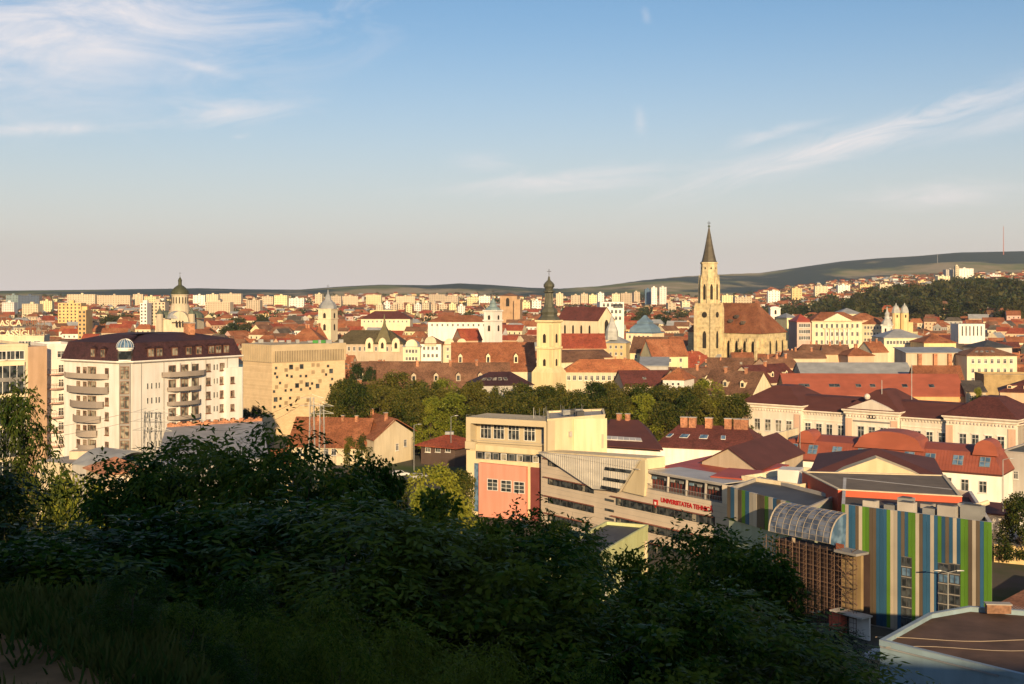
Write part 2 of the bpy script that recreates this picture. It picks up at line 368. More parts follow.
    def seams(s, n, m, r=.035, poly=None):
        mb = MB()
        for i in range(1, n):
            a, b = s.slope(i/n, .0), s.slope(i/n, 1.0); mb.beam(a+Vector((0, 0, .02)), b+Vector((0, 0, .02)), r, m, 3)
        mb.build('standing_seams', s.ro)
    def wins(s, i, us, zs, w, h, **k):
        me = winmesh(w, h, **k)
        for z in zs:
            for u in us: addwin(me, s.fs[i], u, z, s.r)
    def wpx(s, i, pts, w, h, **k):
        me = winmesh(w, h, **k)
        for px, py in pts:
            u, z = s.fs[i].px(px, py); addwin(me, s.fs[i], u, z, s.r)
    def dormers(s, us, v=.35, w=1.5, m=None):
        for u in us:
            p = s.slope(u, v); q = s.slope(u, min(.97, v+.38)); al = (Vector(s.e[1])-Vector(s.e[0])).normalized(); bk = Vector((q.x-p.x, q.y-p.y, 0)); h = q.z-p.z; mb = MB(); rm = m or s.ro.data.materials[0]
            wl = s.w.data.materials[0]; F_ = lambda a, b_, z: p+al*a+bk*b_+Vector((0, 0, z))
            mb.loft([[F_(-w/2, 0, -.3), F_(w/2, 0, -.3), F_(w/2, .75, h*.4), F_(-w/2, .75, h*.4)], [F_(-w/2, 0, h*.72), F_(w/2, 0, h*.72), F_(w/2, .75, h*.72), F_(-w/2, .75, h*.72)]], wl)
            mb.face([F_(-w/2, -.01, h*.72), F_(w/2, -.01, h*.72), F_(0, -.01, h*.98)], wl)
            mb.face([F_(-w/2-.15, -.06, h*.68), F_(0, -.06, h*1.03), F_(0, 1, h*1.03), F_(-w/2-.15, .8, h*.68)], rm); mb.face([F_(w/2+.15, -.06, h*.68), F_(0, -.06, h*1.03), F_(0, 1, h*1.03), F_(w/2+.15, .8, h*.68)], rm)
            mb.face([F_(-w*.3, -.03, h*.1), F_(w*.3, -.03, h*.1), F_(w*.3, -.03, h*.62), F_(-w*.3, -.03, h*.62)], GLASS); mb.build('dormer', s.ro)
    def patch(s, i, name, pts, o0, o1, m, parent=None, mb=None):
        own = mb is None; mb = mb or MB(); mb.ext(s.fs[i], [s.fs[i].px(*p) for p in pts], o0, o1, m)
        if own: return mb.build(name, parent or s.r)
def grid_us(L, n, mg=1.2): return [mg+(L-2*mg)*(i+.5)/n for i in range(n)]
# ---------------------------------------------------------------- terrain
SKYL = [(-400, 291), (0, 290.5), (100, 289.5), (200, 288), (240, 289), (300, 289.5), (340, 286.5), (380, 284.5), (430, 285), (460, 283), (490, 284.5), (530, 287.5), (560, 288.5), (600, 286), (640, 280.5), (680, 276.5), (720, 274.5), (760, 273), (800, 267.5), (840, 262), (880, 259), (920, 257), (960, 254), (1024, 253.5), (1300, 256), (1600, 262)]
_sx, _sy = zip(*SKYL)
def H(x, y):
    r = math.hypot(x, y)
    if r < 130 or y < 60:
        # the fort hill: a narrow shoulder at the camera, a steep wooded slope ahead, unseen higher ground behind, its crest shaped to shade the foreground
        ys_ = 6.9-3.2*max(0.0, min(1.0, (x+2.3)/2.2))
        if y > ys_: z = 43.3-(y-ys_)*.47-.25*min(1, y-ys_)
        elif y > -6: z = 43.3+.015*(4.5-y)
        else: z = 43.6+min(24.0, (-6-y)*.40)*(1-.45*max(0, min(1, (x-28)/35)))*(1+.07*math.sin(x*.05+1)+.05*math.sin(x*.17+y*.1))
        z -= .0006*x*x*(1 if y > -6 else .25)
        if y > 0: z += (.9*math.sin(x*.16+.7)+.7*math.sin(y*.2+x*.07))*min(1, max(0, (y-10)/15))
        if y > 0: z -= max(0, x+1.9)*.30*max(0, min(1, (14-y)/9))
        if y < -160: z = min(z, 60)
        return max(0.0, z)
    if y < 60: return 0.0
    px = CX+F*x/max(y, 1); th = r
    if th < 1150: return 0.0
    s = max(0.0, min(1.0, (px-690)/300)); s = s*s*(3-2*s)
    ys = np.interp(px, _sx, _sy); RR = 4700+1700*max(0, min(1, (px-560)/200))
    Z = E+(HY-ys)/F*RR
    pts = [(1150, 0), (1700, 36*s), (2700, 58*s+0), (RR*.72, max(95*s, .42*Z)), (RR, Z), (RR*1.12, Z*.9), (RR*1.5, Z*.5)]
    a, b = zip(*pts); z = float(np.interp(th, a, b))
    k = max(0, min(1, (th-2600)/1200)); z += k*(1-max(0, min(1, (th-RR*.86)/(RR*.14)))*.93)*20*(noise.noise(Vector((x/650, y/650, 1.7)))+.4*noise.noise(Vector((x/230, y/230, 4)))) * (.5+s)
    return max(0.0, z)
rs = [0.0]+[1.0*1.045**i for i in range(0, 95)]; rs = [r for r in rs if r < 60]
r = 60.0
while r < 9500: r *= 1.035 if r < 900 else 1.022; rs.append(r)
th = list(np.linspace(-26, 26, 261))+[26+2.2*i for i in range(1, 140) if 26+2.2*i < 333.5]
tv, tf = [], []
for r in rs:
    for t in th: x, y = r*math.sin(R(t)), r*math.cos(R(t)); tv.append((x, y, H(x, y)))
n = len(th)
for i in range(len(rs)-1):
    for j in range(n):
        a, b = i*n+j, i*n+(j+1) % n; tf.append((a, b, b+n, a+n))
me = bpy.data.meshes.new('ground'); me.from_pydata(tv, [], tf); me.polygons.foreach_set('use_smooth', [True]*len(tf)); me.update()
gr = bpy.data.objects.new('ground', me); COL.objects.link(gr); tag(gr, kind='structure')
m = bpy.data.materials.new('ground'); m.use_nodes = True; n_ = m.node_tree.nodes; l_ = m.node_tree.links; p = n_['Principled BSDF']; p.inputs['Roughness'].default_value = .95; p.inputs['Specular IOR Level'].default_value = .1
g = n_.new('ShaderNodeNewGeometry'); sp = n_.new('ShaderNodeSeparateXYZ'); l_.new(g.outputs['Position'], sp.inputs[0])
def gn(s, d=5, vs=(1, 1, 0)):
    q = n_.new('ShaderNodeTexNoise'); q.inputs['Scale'].default_value = s; q.inputs['Detail'].default_value = d; q.inputs['Roughness'].default_value = .6
    mq = n_.new('ShaderNodeMapping'); mq.inputs['Scale'].default_value = vs; l_.new(g.outputs['Position'], mq.inputs[0]); l_.new(mq.outputs[0], q.inputs['Vector']); return q.outputs[0]
def gramp(x, st):
    q = n_.new('ShaderNodeValToRGB'); e = q.color_ramp.elements; e[0].position, e[0].color = st[0][0], (*st[0][1], 1); e[1].position, e[1].color = st[-1][0], (*st[-1][1], 1)
    for s_ in st[1:-1]: z = e.new(s_[0]); z.color = (*s_[1], 1)
    l_.new(x, q.inputs[0]); return q.outputs[0]
def gmix(f, a, b):
    q = n_.new('ShaderNodeMix'); q.data_type = 'RGBA'
    for i, x in ((0, f), (6, a), (7, b)):
        if isinstance(x, float): q.inputs[i].default_value = x
        else: l_.new(x, q.inputs[i])
    return q.outputs[2]
def gm(op, a, b, clamp=False):
    q = n_.new('ShaderNodeMath'); q.operation = op; q.use_clamp = clamp
    for i, x in enumerate((a, b)):
        if isinstance(x, (int, float)): q.inputs[i].default_value = x
        else: l_.new(x, q.inputs[i])
    return q.outputs[0]
soil = gramp(gn(1.6, 8), [(.35, (.13, .068, .027)), (.55, (.27, .14, .06)), (.7, (.05, .075, .02))])
urb = gramp(gn(.03, 7), [(.35, (.06, .06, .055)), (.5, (.10, .09, .075)), (.62, (.05, .08, .025))])
fields = gramp(gn(.0022, 5, (1, .45, 0)), [(.36, (.08, .11, .045)), (.45, (.16, .18, .07)), (.51, (.30, .25, .13)), (.59, (.42, .33, .21)), (.67, (.17, .18, .08))])
forest = gramp(gn(.02, 4), [(.4, (.020, .044, .048)), (.62, (.034, .060, .058))])
fm = gm('MULTIPLY', gm('SUBTRACT', gn(.0015, 6, (1, .55, 0)), .462), 16.0, True)
hills = gmix(fm, fields, forest)
rr = n_.new('ShaderNodeVectorMath'); rr.operation = 'LENGTH'; l_.new(g.outputs['Position'], rr.inputs[0])
near = gmix(gm('MULTIPLY', gm('SUBTRACT', rr.outputs['Value'], 110.0), .05, True), soil, urb)
l_.new(gmix(gm('MULTIPLY', gm('SUBTRACT', rr.outputs['Value'], 2900.0), .0012, True), near, hills), p.inputs['Base Color'])
me.materials.append(m)
def sheet(name, poly, z, mt, kind='structure'):
    mb = MB(); mb.face([(x, y, z) for x, y in poly], mt); o = mb.build(name); tag(o, kind=kind); return o
WATER = mat('river_water', (.05, .055, .045), .08, 'glass', (.07, .075, .055))
PAVE = mat('pavement', (.24, .21, .17), .9, 'plain', amt=.2)
sheet('river', [(-60, 134), (40, 134), (150, 80), (150, 96), (44, 147), (-60, 148)], .02, WATER)
sheet('road', [(-130, 158), (-8, 158), (-8, 166), (-130, 166)], .024, ASPH)
sheet('pavement', [(30, 148), (62, 132), (64, 140), (40, 156)], .03, PAVE)
def street(name, pl, pr, Y0, Y1, z=.028): return sheet(name, [P2(pl, Y0), P2(pr, Y0), P2(pr, Y1), P2(pl, Y1)], z, ASPH)
street('road', 318, 345, 395, 330, .032); street('road', 400, 470, 290, 306, .036)
# ================================================================ the near buildings
def letters(fc, text, u0, z0, size, m, parent, name='letters', out=.1, depth=.05, slope=0.0, bold=.0):
    cu = bpy.data.curves.new('t', 'FONT'); cu.body = text; cu.size = size; cu.extrude = depth; cu.offset = bold
    o = bpy.data.objects.new('t', cu); COL.objects.link(o); dg = bpy.context.evaluated_depsgraph_get(); me = bpy.data.meshes.new_from_object(o.evaluated_get(dg)); bpy.data.objects.remove(o)
    me.materials.clear(); me.materials.append(m); q = bpy.data.objects.new(name, me); COL.objects.link(q)
    up = Vector((0, 0, 1)); d = Vector((fc.d.x, fc.d.y, slope)).normalized(); nn = Vector((fc.n.x, fc.n.y, 0)); up = nn.cross(d)
    mt = Matrix(((d.x, up.x, nn.x, 0), (d.y, up.y, nn.y, 0), (d.z, up.z, nn.z, 0), (0, 0, 0, 1)))
    q.parent = parent; q.matrix_local = Matrix.Translation(fc.at(u0, z0, out)-ORG[parent.name]) @ mt; ORG[q.name] = ORG[parent.name]
    return q
LETR = mat('red_lettering', (.42, .02, .02), .5)
CORR = mat('white_corrugated', (.60, .56, .49), .6, 'metal', amt=.08)
HOOD = mat('hood_red', (.26, .10, .07), .7)

# ---- white apartment block with plum mansard roof
a0 = P2(118, 257); a1 = P2(132, 257.5); a2 = (xpx(238.5, 281), 281); a3 = (a2[0]-14, a2[1]+11.5); aL = P2(64, 266); aB = (aL[0]+2, aL[1]+22)
poly = [aL, a0, a1, a2, a3, aB]
b = Bld('apartment_block', 'white seven storey apartment block with plum mansard roof and glass corner cupola', 'apartment block', poly)
zc = zpy(363.5, 257); fl = 3.05; FZ = [zc-1.9-fl*i for i in range(8)]
b.walls(zc, WHITE).endw()
b.cornice(zc, .5, .8, WHITE)
mb = MB(); p0 = inset(poly, -.55); mb.loft([R3(p0, zc+.5), R3(inset(poly, .7), zc+4.0), R3(inset(poly, .7), zc+4.15), R3(inset(poly, 7.6), zc+5.6)], PLUM); rf = mb.build('roof', b.r)
m0 = MB(); c0 = Vector(b.c); m0.box((c0.x+9, c0.y+4.5, zc+5.6), (1.6, 2.4, 4.2), BRICK, .7); m0.box((c0.x+9, c0.y+4.5, zc+7.78), (1.8, 2.8, .12), CONC, .7); m0.build('chimney', rf)
R_, Lf, Cf = b.fs[2], b.fs[0], b.fs[1]
def dormer(fc, u, z, w_=1.9):
    mb = MB(); mb.rect(fc, u-w_/2, u+w_/2, z, z+2.1, -2.2, .25, PLUM)
    mb.ext(fc, [(u-w_/2-.2, z+2.1), (u+w_/2+.2, z+2.1), (u, z+2.5)], -2.4, .4, PLUM)
    mb.rect(fc, u-w_/2+.15, u+w_/2-.15, z+.2, z+1.95, .25, .33, FRAMEB)
    for s_ in (-1, 1): mb.rect(fc, u+s_*w_*.2-w_*.15, u+s_*w_*.2+w_*.15, z+.35, z+1.8, .33, .36, GLASSW)
    mb.build('dormer', rf)
for px in (150, 158.5, 174, 188, 198, 210.5, 217.5, 225.5): u, z = R_.px(px, 353); dormer(R_, u, zc+.9)
for px in (94, 104): u, z = Lf.px(px, 355); dormer(Lf, u, zc+.9, 1.6)
# glass corner tower and cupola
u, _ = Cf.px(125, 400); mb = MB(); mb.rect(Cf, .2, Cf.L-.2, 1, zc-.1, .0, .5, FRAMEG); mb.build('stair_tower_frame', b.r)
for z in FZ[:7]:
    me_ = winmesh(1.8, 2.6, nc=2, nr=2, frame=FRAMEB, glass=GLASSW, sill=False); addwin(me_, Cf, Cf.L/2, z, b.r, .5)
cc = Cf.at(Cf.L/2, 0, -.2); mb = MB(); cr = [(1.45, zc+.5), (1.45, zc+2.8), (1.7, zc+2.9), (1.7, zc+3.25), (1.5, zc+3.3)]
mb.loft([R3(ngon(cc.x, cc.y, r_, 14), z) for r_, z in cr], WHITE); mb.loft([R3(ngon(cc.x, cc.y, 1.52, 14), z) for z in (zc+.8, zc+2.6)], GLASS); mb.build('turret', b.r)
mb = MB(); mb.loft([R3(ngon(cc.x, cc.y, 1.75*math.cos(t), 14), zc+3.3+1.75*math.sin(t)) for t in (0, .3, .6, .9, 1.2, 1.5)], GLASSB)
for k in range(14):
    a = k*math.pi/7; pr = [Vector((cc.x+1.78*math.cos(t)*math.cos(a), cc.y+1.78*math.cos(t)*math.sin(a), zc+3.3+1.78*math.sin(t))) for t in (0, .3, .6, .9, 1.2, 1.5)]
    for i in range(5): mb.beam(pr[i], pr[i+1], .05, WHITE, 3)
mb.build('glass_cupola', b.r)
# windows
def upx(fc, px): return fc.px(px, 400)[0]
rw = dict(frame=FRAMEB, glass=GLASSW)
b.wins(2, [upx(R_, 172), upx(R_, 184.5), upx(R_, 195)], FZ[:7], 1.9, 2.0, nc=2, nr=1, sill=False, frame=FRAMEB, glass=GLASSW)
b.wins(2, [upx(R_, 208), upx(R_, 222)], FZ[:7], 1.3, 1.7, **rw)
b.wins(2, [upx(R_, px) for px in (147.5, 151.5, 156, 159)], FZ[1:7:1], .42, 1.25, nc=1, nr=1, sill=False)
b.wins(2, [upx(R_, px) for px in (214, 217)], FZ[:6], .42, 1.25, nc=1, nr=1, sill=False)
b.wins(0, [upx(Lf, 78.5), upx(Lf, 85), upx(Lf, 107)], FZ[:7], 1.1, 1.7, **rw)
b.wins(0, [upx(Lf, 92)], FZ[:7], 2.6, 2.0, nc=3, nr=1, sill=False, frame=FRAMEB, glass=GLASSW)
BALC = mat('balcony_grey', (.30, .255, .22), .8, 'plain', amt=.12)
def balcony(fc, u0, u1, z, bulge, hb=1.05, nm='balcony'):
    n = 9; mb = MB(); pts = [(lerp(u0, u1, k/n), bulge*(1-(2*k/n-1)**2)**.6+.35) for k in range(n+1)]; pts = [(u0, 0)]+pts+[(u1, 0)]
    mb.loft([[fc.at(u, z-.28, o) for u, o in pts][::-1], [fc.at(u, z, o) for u, o in pts][::-1]], BALC)
    for k in range(len(pts)-1):
        (ua, oa), (ub, ob) = pts[k], pts[k+1]
        mb.loft([[fc.at(ua, z, oa), fc.at(ub, z, ob), fc.at(ub, z, max(ob-.12, 0)), fc.at(ua, z, max(oa-.12, 0))], [fc.at(ua, z+hb, oa), fc.at(ub, z+hb, ob), fc.at(ub, z+hb, max(ob-.12, 0)), fc.at(ua, z+hb, max(oa-.12, 0))]], BALC)
    mb.build(nm, b.r)
for i, z in enumerate(FZ[:7]):
    k0, k1 = (161.5, 205) if i == 0 else (167, 200); balcony(R_, upx(R_, k0), upx(R_, k1), z-1.15, 1.5, .55 if i else .8)
    w_ = (65.5, 109, 68, 109, 71, 104, 74, 101, 78, 97.5, 80, 96, 80, 96); balcony(Lf, max(.1, upx(Lf, w_[2*i])), upx(Lf, w_[2*i+1]), z-1.15, 1.3, 1.1 if i else .8)
for i, z in enumerate(FZ[:7]):
    for px in (167, 178, 190, 201):
        if i == 0: pass
    mb = MB()
    for px in (178.3, 189.7): u = upx(R_, px); mb.rect(R_, u-.12, u+.12, z-1.1, z+1.5, .02, .5, WHITE)
    mb.build('balcony_pier', b.r)
mb = MB(); mb.rect(R_, R_.L-4.4, R_.L+.4, 0, zc-2.2, -.02, .9, WHITE); mb.build('side_bay', b.r)
me_ = winmesh(1.1, 1.5, **rw)
for z in FZ[1:7]: addwin(me_, R_, upx(R_, 229.5), z, b.r, .9)
for px in (141, 163.5, 205.5, 227): mb = MB(); u = upx(R_, px); mb.beam(R_.at(u, 1, .12), R_.at(u, zc, .12), .07, FRAMEG, 4); mb.build('drainpipe', b.r)

# ---- white neighbour with small balconies, and the cream office with the glass front
poly = Q((47, 277), (79, 281), 14)
b = Bld('apartment_block', 'white flat roofed block with small rounded balconies left of the plum mansard roof', 'apartment block', poly)
zt = zpy(347, 277); b.walls(zt, WHITE, top=CONC); b.parapet(zt, .6, WHITE); b.endw()
u3 = [b.fs[0].px(p, 370)[0] for p in (52, 61, 68.5, 75.5)]; zs = [zt-1.7-3.2*i for i in range(7)]
b.wins(0, u3[1:], zs[:1], 1.7, 1.5); b.wins(0, [u3[1], u3[3]], zs[1:], 1.2, 1.8)
for z in zs[1:]:
    fc = b.fs[0]; mb = MB(); u = fc.px(55, 380)[0]; pts = [(u+2.0*math.cos(t), .05+1.3*math.sin(t)) for t in [k*math.pi/8 for k in range(9)]]
    mb.loft([[fc.at(x, z-1.3, o) for x, o in pts], [fc.at(x, z-1.1, o) for x, o in pts]], PINKW)
    for k in range(9): mb.beam(fc.at(*((pts[k][0], z-1.1, pts[k][1]))), fc.at(pts[k][0], z-.1, pts[k][1]), .04, FRAMEB, 3)
    for k in range(8): mb.beam(fc.at(pts[k][0], z-.1, pts[k][1]), fc.at(pts[k+1][0], z-.1, pts[k+1][1]), .05, FRAMEB, 3)
    mb.build('balcony', b.r)
poly = Q((-38, 262), (28, 270), 22)
b = Bld('office_building', 'cream office block with dark glazed front at the left edge', 'office building', poly)
zt = zpy(347, 265); b.walls(zt, CREAM, top=CONC); b.parapet(zt, .5, CREAM)
b2 = Q((28.3, 270), (47, 274), 20); b.wm.prism(b2, 0, zt-.2, PEACH); b.endw(); reserve(b2)
fc = b.fs[0]; mb = MB(); mb.rect(fc, .5, fc.L-1, 3, zt-3.4, .05, .6, GLASS); mb.build('glass_front', b.r)
for i in range(7):
    z = zt-3.6-3.4*i; mb = MB(); mb.rect(fc, .4, fc.L-.9, z-.5, z+.35, .4, .72, CREAM if i % 2 == 0 else FRAMEG); mb.build('spandrel', b.r)
for k in range(9): u = .6+k*(fc.L-1.6)/8; mb = MB(); mb.rect(fc, u-.06, u+.06, 3, zt-3.4, .6, .69, FRAMEW); mb.build('mullion', b.r)
b.wins(0, [fc.px(p, 360)[0] for p in (2, 10.5, 19.5)], [zt-1.9], 2.0, 1.9, nc=2, nr=1)
# rooftop storey and sign letters
poly = Q((-30, 292), (44, 296), 12); b = Bld('office_building', 'low cream office roofs below the big rooftop letters', 'office building', poly)
zt = zpy(338, 292); b.walls(zt, CREAM, top=CONC); b.parapet(zt, .4, CREAM); b.endw(); b.wins(0, [b.fs[0].px(p, 345)[0] for p in (6, 22, 28, 37)], [zt-1.4], 1.6, 1.2, nc=2, nr=1)
SG = mat('sign_letter_cream', (.62, .55, .36), .6); SG2 = mat('sign_letter_dark', (.20, .13, .09), .6)
rt = root('rooftop_sign', 'two rows of tall rooftop letters on a steel frame, far left', 'sign', (*b.c, zt)); fc = b.fs[0]
mb = MB()
for px in (1, 6, 12, 18, 24, 30, 36, 41):
    u = fc.px(px, 330)[0]; mb.beam(fc.at(u, zt, -1), fc.at(u, zt+4.9, -1), .05, STEEL, 3); mb.beam(fc.at(u, zt, -3), fc.at(u, zt+4.6, -1), .04, STEEL, 3)
for z in (.15, 2.35, 2.6, 4.8): mb.beam(fc.at(fc.px(-8, 330)[0], zt+z, -1), fc.at(fc.px(43, 330)[0], zt+z, -1), .05, STEEL, 3)
mb.build('frame', rt)
for tx, px, z, mm in (('ASCA', -1, 2.75, SG), ('AUREL', 21, 2.75, SG2), ('CASSIGU', -2, .35, SG), ('ART', 30, .35, SG2)):
    letters(fc, tx, fc.px(px, 330)[0], zt+z, 1.95, mm, rt, 'lettering', -.85, .06, bold=.03)

# ---- the perforated stone block
poly = [P2(243, 389), P2(272, 380), P2(345, 393), (xpx(345, 393)-13, 409)]
poly = [P2(243, 391), P2(272, 380), P2(345, 396), (xpx(345, 396)-10, 410)]
b = Bld('office_building', 'windowless looking beige stone cube with scattered small square openings', 'office building', poly)
CUBE = mat('cube_stone', (.62, .47, .29), .85, 'stone', amt=.1); CUBED = mat('cube_louvre', (.50, .40, .26), .8, 'plain', amt=.12)
zt = zpy(345, 380); zl = zpy(363, 380); b.walls(zl, CUBE).walls(zt, CUBED, z0=zl, poly=inset(poly, -.25)); b.endw()
for i, (n0, z0_, z1_) in enumerate(((16, zl+.2, zt-.2), (44, zl+.2, zt-3.2))):
    fc = b.fs[i]; mb = MB()
    if i == 1: mb.rect(fc, .6, fc.L-.6, zl+.2, zt-1.9, .26, .30, mat('shade_screen', (.17, .14, .10), .8))
    for k in range(n0+1): u = .1+k*(fc.L-.2)/n0; mb.rect(fc, u-.09, u+.09, z0_, zt-.15 if i == 0 else zt-1.9, .25 if i == 0 else .3, .55, CUBED)
    mb.build('louvres', b.r)
random.seed(5); fc = b.fs[1]
ho = [(276, 368, 0), (291, 367, 1), (301.5, 366.5, 1), (275, 373.5, 0), (277, 377, 0), (287, 375.5, 0), (291.5, 376.5, 0), (300.5, 376, 0), (306, 376, 0), (331, 371, 1), (326, 374.5, 0), (280, 383, 0), (297, 385.5, 1), (307, 384.5, 1), (312, 383.5, 0), (317.5, 386, 1), (330.5, 385, 0), (274, 391.5, 0), (285.5, 390.5, 0), (291, 390, 0), (301, 389.5, 0), (310, 388.5, 0), (275.5, 399.5, 1), (280.5, 398.5, 0), (290, 398, 0), (274.5, 407, 0), (280, 406, 0), (291, 405, 0), (332, 379, 0), (328, 366, 0), (301, 382, 2), (286, 386, 2), (276.5, 387, 2), (313, 372, 2), (323, 371, 2), (298, 398, 2), (306, 405, 2), (286, 403, 2), (297, 369, 2), (313, 365, 2), (318, 365, 2), (286, 370, 2), (308, 400, 2), (320, 381, 2)]
PALEH = mat('pale_shutter', (.36, .27, .16), .8)
for x, y, k in ho: u, z = fc.px(x, y); addwin(winmesh((.95, 1.5, 1.1)[k], (.95, 1.6, 1.1)[k], nc=1, nr=1, frame=CUBED if k < 2 else PALEH, glass=GLASS if k < 2 else PALEH, sill=False), fc, u, z, b.r)
mb = MB(); c0 = b.c
for k in range(9): mb.box((c0[0]-12+k*3.2+random.random(), c0[1]-3+random.random()*6, zt+.5), (.8+random.random(), 1.0, .5+random.random()*.8), STEEL, .4)
mb.build('rooftop_units', b.r)
mb = MB(); q = b.fs[1].at(18, zt+.5, -2); mb.box(q, (5, 1.2, .9), mat('green_tarp', (.05, .22, .05), .8), .2); mb.build('green_cover', b.r)
poly = Q((238, 372), (243, 388), 5); b = Bld('glass_tower', 'narrow dark blue glazed stair shaft squeezed beside the beige stone cube', 'building', Q((237, 400), (246, 402), 6)); b.walls(zpy(364, 400), GLASSB).endw(); b.roof('shed', zpy(364, 400), zpy(360, 400), DARKM)

# ---- sheds and small roofs below the apartment block
b = Bld('shed', 'grey arched corrugated shed roof at the foot of the white apartment block', 'shed', Q((72, 232), (108, 226), 12)); ze = zpy(466, 230); b.walls(ze, GREYW).endw()
mb = MB(); P = b.poly; n = 9; rings = []
for k in range(n+1):
    t = k/n; a_, b_ = vl(P[0], P[3], t), vl(P[1], P[2], t); h_ = 2.4*math.sin(math.pi*t); rings.append([(*a_, ze+h_), (*b_, ze+h_), (*b_, ze+h_+.2), (*a_, ze+h_+.2)])
mb.loft(rings, GREYM); mb.build('roof', b.r)
b = Bld('shed', 'long pale flat roofed garage beside the arched corrugated shed', 'shed', Q((36, 240), (72, 236), 14)); b.walls(zpy(461, 240), CREAM, top=CONC).endw(); mb = MB(); q = b.fs[0].at(b.fs[0].L*.55, zpy(461, 240)+.7, -7); mb.box(q, (4.5, 3, 1.6), BEIGE, .1); mb.build('roof_cabin', b.r)
b = Bld('house', 'small house with faded red hip roof in front of the white apartment block', 'house', Q((106, 200), (145, 204), 9)); b.walls(zpy(475, 201), BEIGE).endw(); b.roof('hip', zpy(474, 201), zpy(457, 205), BRICK); b.wpx(0, [(120, 482), (131, 483), (142, 483)], 1.0, 1.5)
# big grey roofed hall
poly = [P2(152, 212), P2(268, 226), P2(262, 262), P2(167, 250)]
b = Bld('hall', 'large hall with pale grey metal roof and crumbling red brick coping', 'hall', poly); ze = zpy(468, 214); zr = zpy(433, 242); b.walls(ze, GREYW); b.roof('shed', ze, zr, mat('pale_grey_roof', (.33, .33, .34), .6, 'metal', amt=.2), o=.1); b.endw()
mb = MB(); P = b.poly
for k in range(40):
    t = k/40; p_, q_ = vl(P[3], P[2], t), vl(P[3], P[2], t+.024); h_ = .9+.25*math.sin(k*1.7); mb.loft([[(p_[0], p_[1], zr+.2), (q_[0], q_[1], zr+.2), (q_[0], q_[1]+1, zr+.2), (p_[0], p_[1]+1, zr+.2)], [(p_[0], p_[1], zr+h_), (q_[0], q_[1], zr+h_), (q_[0], q_[1]+1, zr+h_), (p_[0], p_[1]+1, zr+h_)]], BRICK)
mb.build('brick_coping', b.r); b.skylights([.2, .45], .5, 2.2, 1.2, GLASSW); b.seams(22, GREYM, .05)
# ochre shop house with pink awning
b = Bld('house', 'low cream shop house with a pink awning seen through the loose treetop', 'house', Q((236, 242), (292, 246), 9)); b.walls(zpy(466, 242), CREAM).endw(); b.roof('gable', zpy(466, 242), zpy(452, 247), RUST); b.wpx(0, [(244, 478), (252, 478), (282, 479)], 1.1, 1.6)
mb = MB(); fc = b.fs[0]; u0, u1 = fc.px(252, 485)[0], fc.px(276, 485)[0]; z = zpy(484, 242); mb.loft([[fc.at(u0, z, 0), fc.at(u1, z, 0), fc.at(u1, z-.9, 2.4), fc.at(u0, z-.9, 2.4)], [fc.at(u0, z+.1, 0), fc.at(u1, z+.1, 0), fc.at(u1, z-.8, 2.4), fc.at(u0, z-.8, 2.4)]], mat('pink_awning', (.70, .16, .30), .7)); mb.build('awning', b.r)
# long terracotta roof and the corner house with the lit gable
b = Bld('house', 'long low house with weathered terracotta roof ending at a gabled corner', 'house', Q((288, 322), (365, 318), 13)); b.walls(zpy(446, 320), CREAM).endw(); b.roof('gable', zpy(446, 320), zpy(418, 327), RUST); b.chimneys([.3, .62, .8], .9, .7, 1.2); b.wpx(0, [(300, 452), (312, 452), (326, 452), (334, 452), (348, 452)], 1.3, 1.7)
b = Bld('house', 'cream corner house with bare lit gable wall and terracotta roof behind treetops', 'house', [P2(342, 338), P2(374, 314), P2(413, 330), P2(384, 356)]); z = zpy(440, 314); b.walls(z, CREAM); b.roof('gable', z, zpy(416, 332), RUST, axis=0); b.endw(); b.chimneys([.35, .8], .9, .9, 1.6); b.wpx(1, [(397, 447), (405, 443)], 1.3, 1.8)
b = Bld('pavilion', 'small pavilion with bright red pyramid roof and grey cap near street lamps', 'pavilion', Q((421, 322), (455, 316), 10)); z = zpy(447, 319); b.walls(z, mat('dark_timber', (.09, .06, .05), .8)).endw(); b.roof('hip', z, zpy(433, 325), REDT, o=1.3); b.wpx(0, [(428, 449), (438, 449), (448, 449)], 1.6, 1.6)
mb = MB(); p_ = b.rr[0]; q_ = b.rr[1]; mb.box(((p_[0]+q_[0])/2, (p_[1]+q_[1])/2, p_[2]+.25), (2.2, 1.8, .7), GREYM); mb.build('roof_cap', b.r)

# ---- cream and salmon university block
poly = Q((466, 250), (547, 242), 9); zt = zpy(417, 250)
b = Bld('university_building', 'cream building framing a salmon bay and a recessed glazed loggia on top', 'university building', poly); fc = b.fs[0]; X = lambda x, y: fc.px(x, y)
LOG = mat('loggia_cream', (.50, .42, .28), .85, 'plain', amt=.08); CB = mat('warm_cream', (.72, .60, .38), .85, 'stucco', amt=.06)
z1 = X(500, 446)[1]; uL, uR = X(470.5, 440)[0], X(544, 440)[0]
b.wm.prism(inset(poly, .05), 0, z1-1.2, CB)
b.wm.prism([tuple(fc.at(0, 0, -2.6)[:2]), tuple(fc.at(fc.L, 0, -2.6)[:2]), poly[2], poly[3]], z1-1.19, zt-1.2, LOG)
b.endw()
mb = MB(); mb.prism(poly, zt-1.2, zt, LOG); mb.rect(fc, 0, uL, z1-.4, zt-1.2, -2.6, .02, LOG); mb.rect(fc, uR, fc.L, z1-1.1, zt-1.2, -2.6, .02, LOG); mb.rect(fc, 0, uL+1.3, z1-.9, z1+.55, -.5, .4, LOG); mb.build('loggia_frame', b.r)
b.patch(0, 'spandrel', [(470, 443.5), (541, 450), (541, 455), (470, 450)], .0, .12, CB)
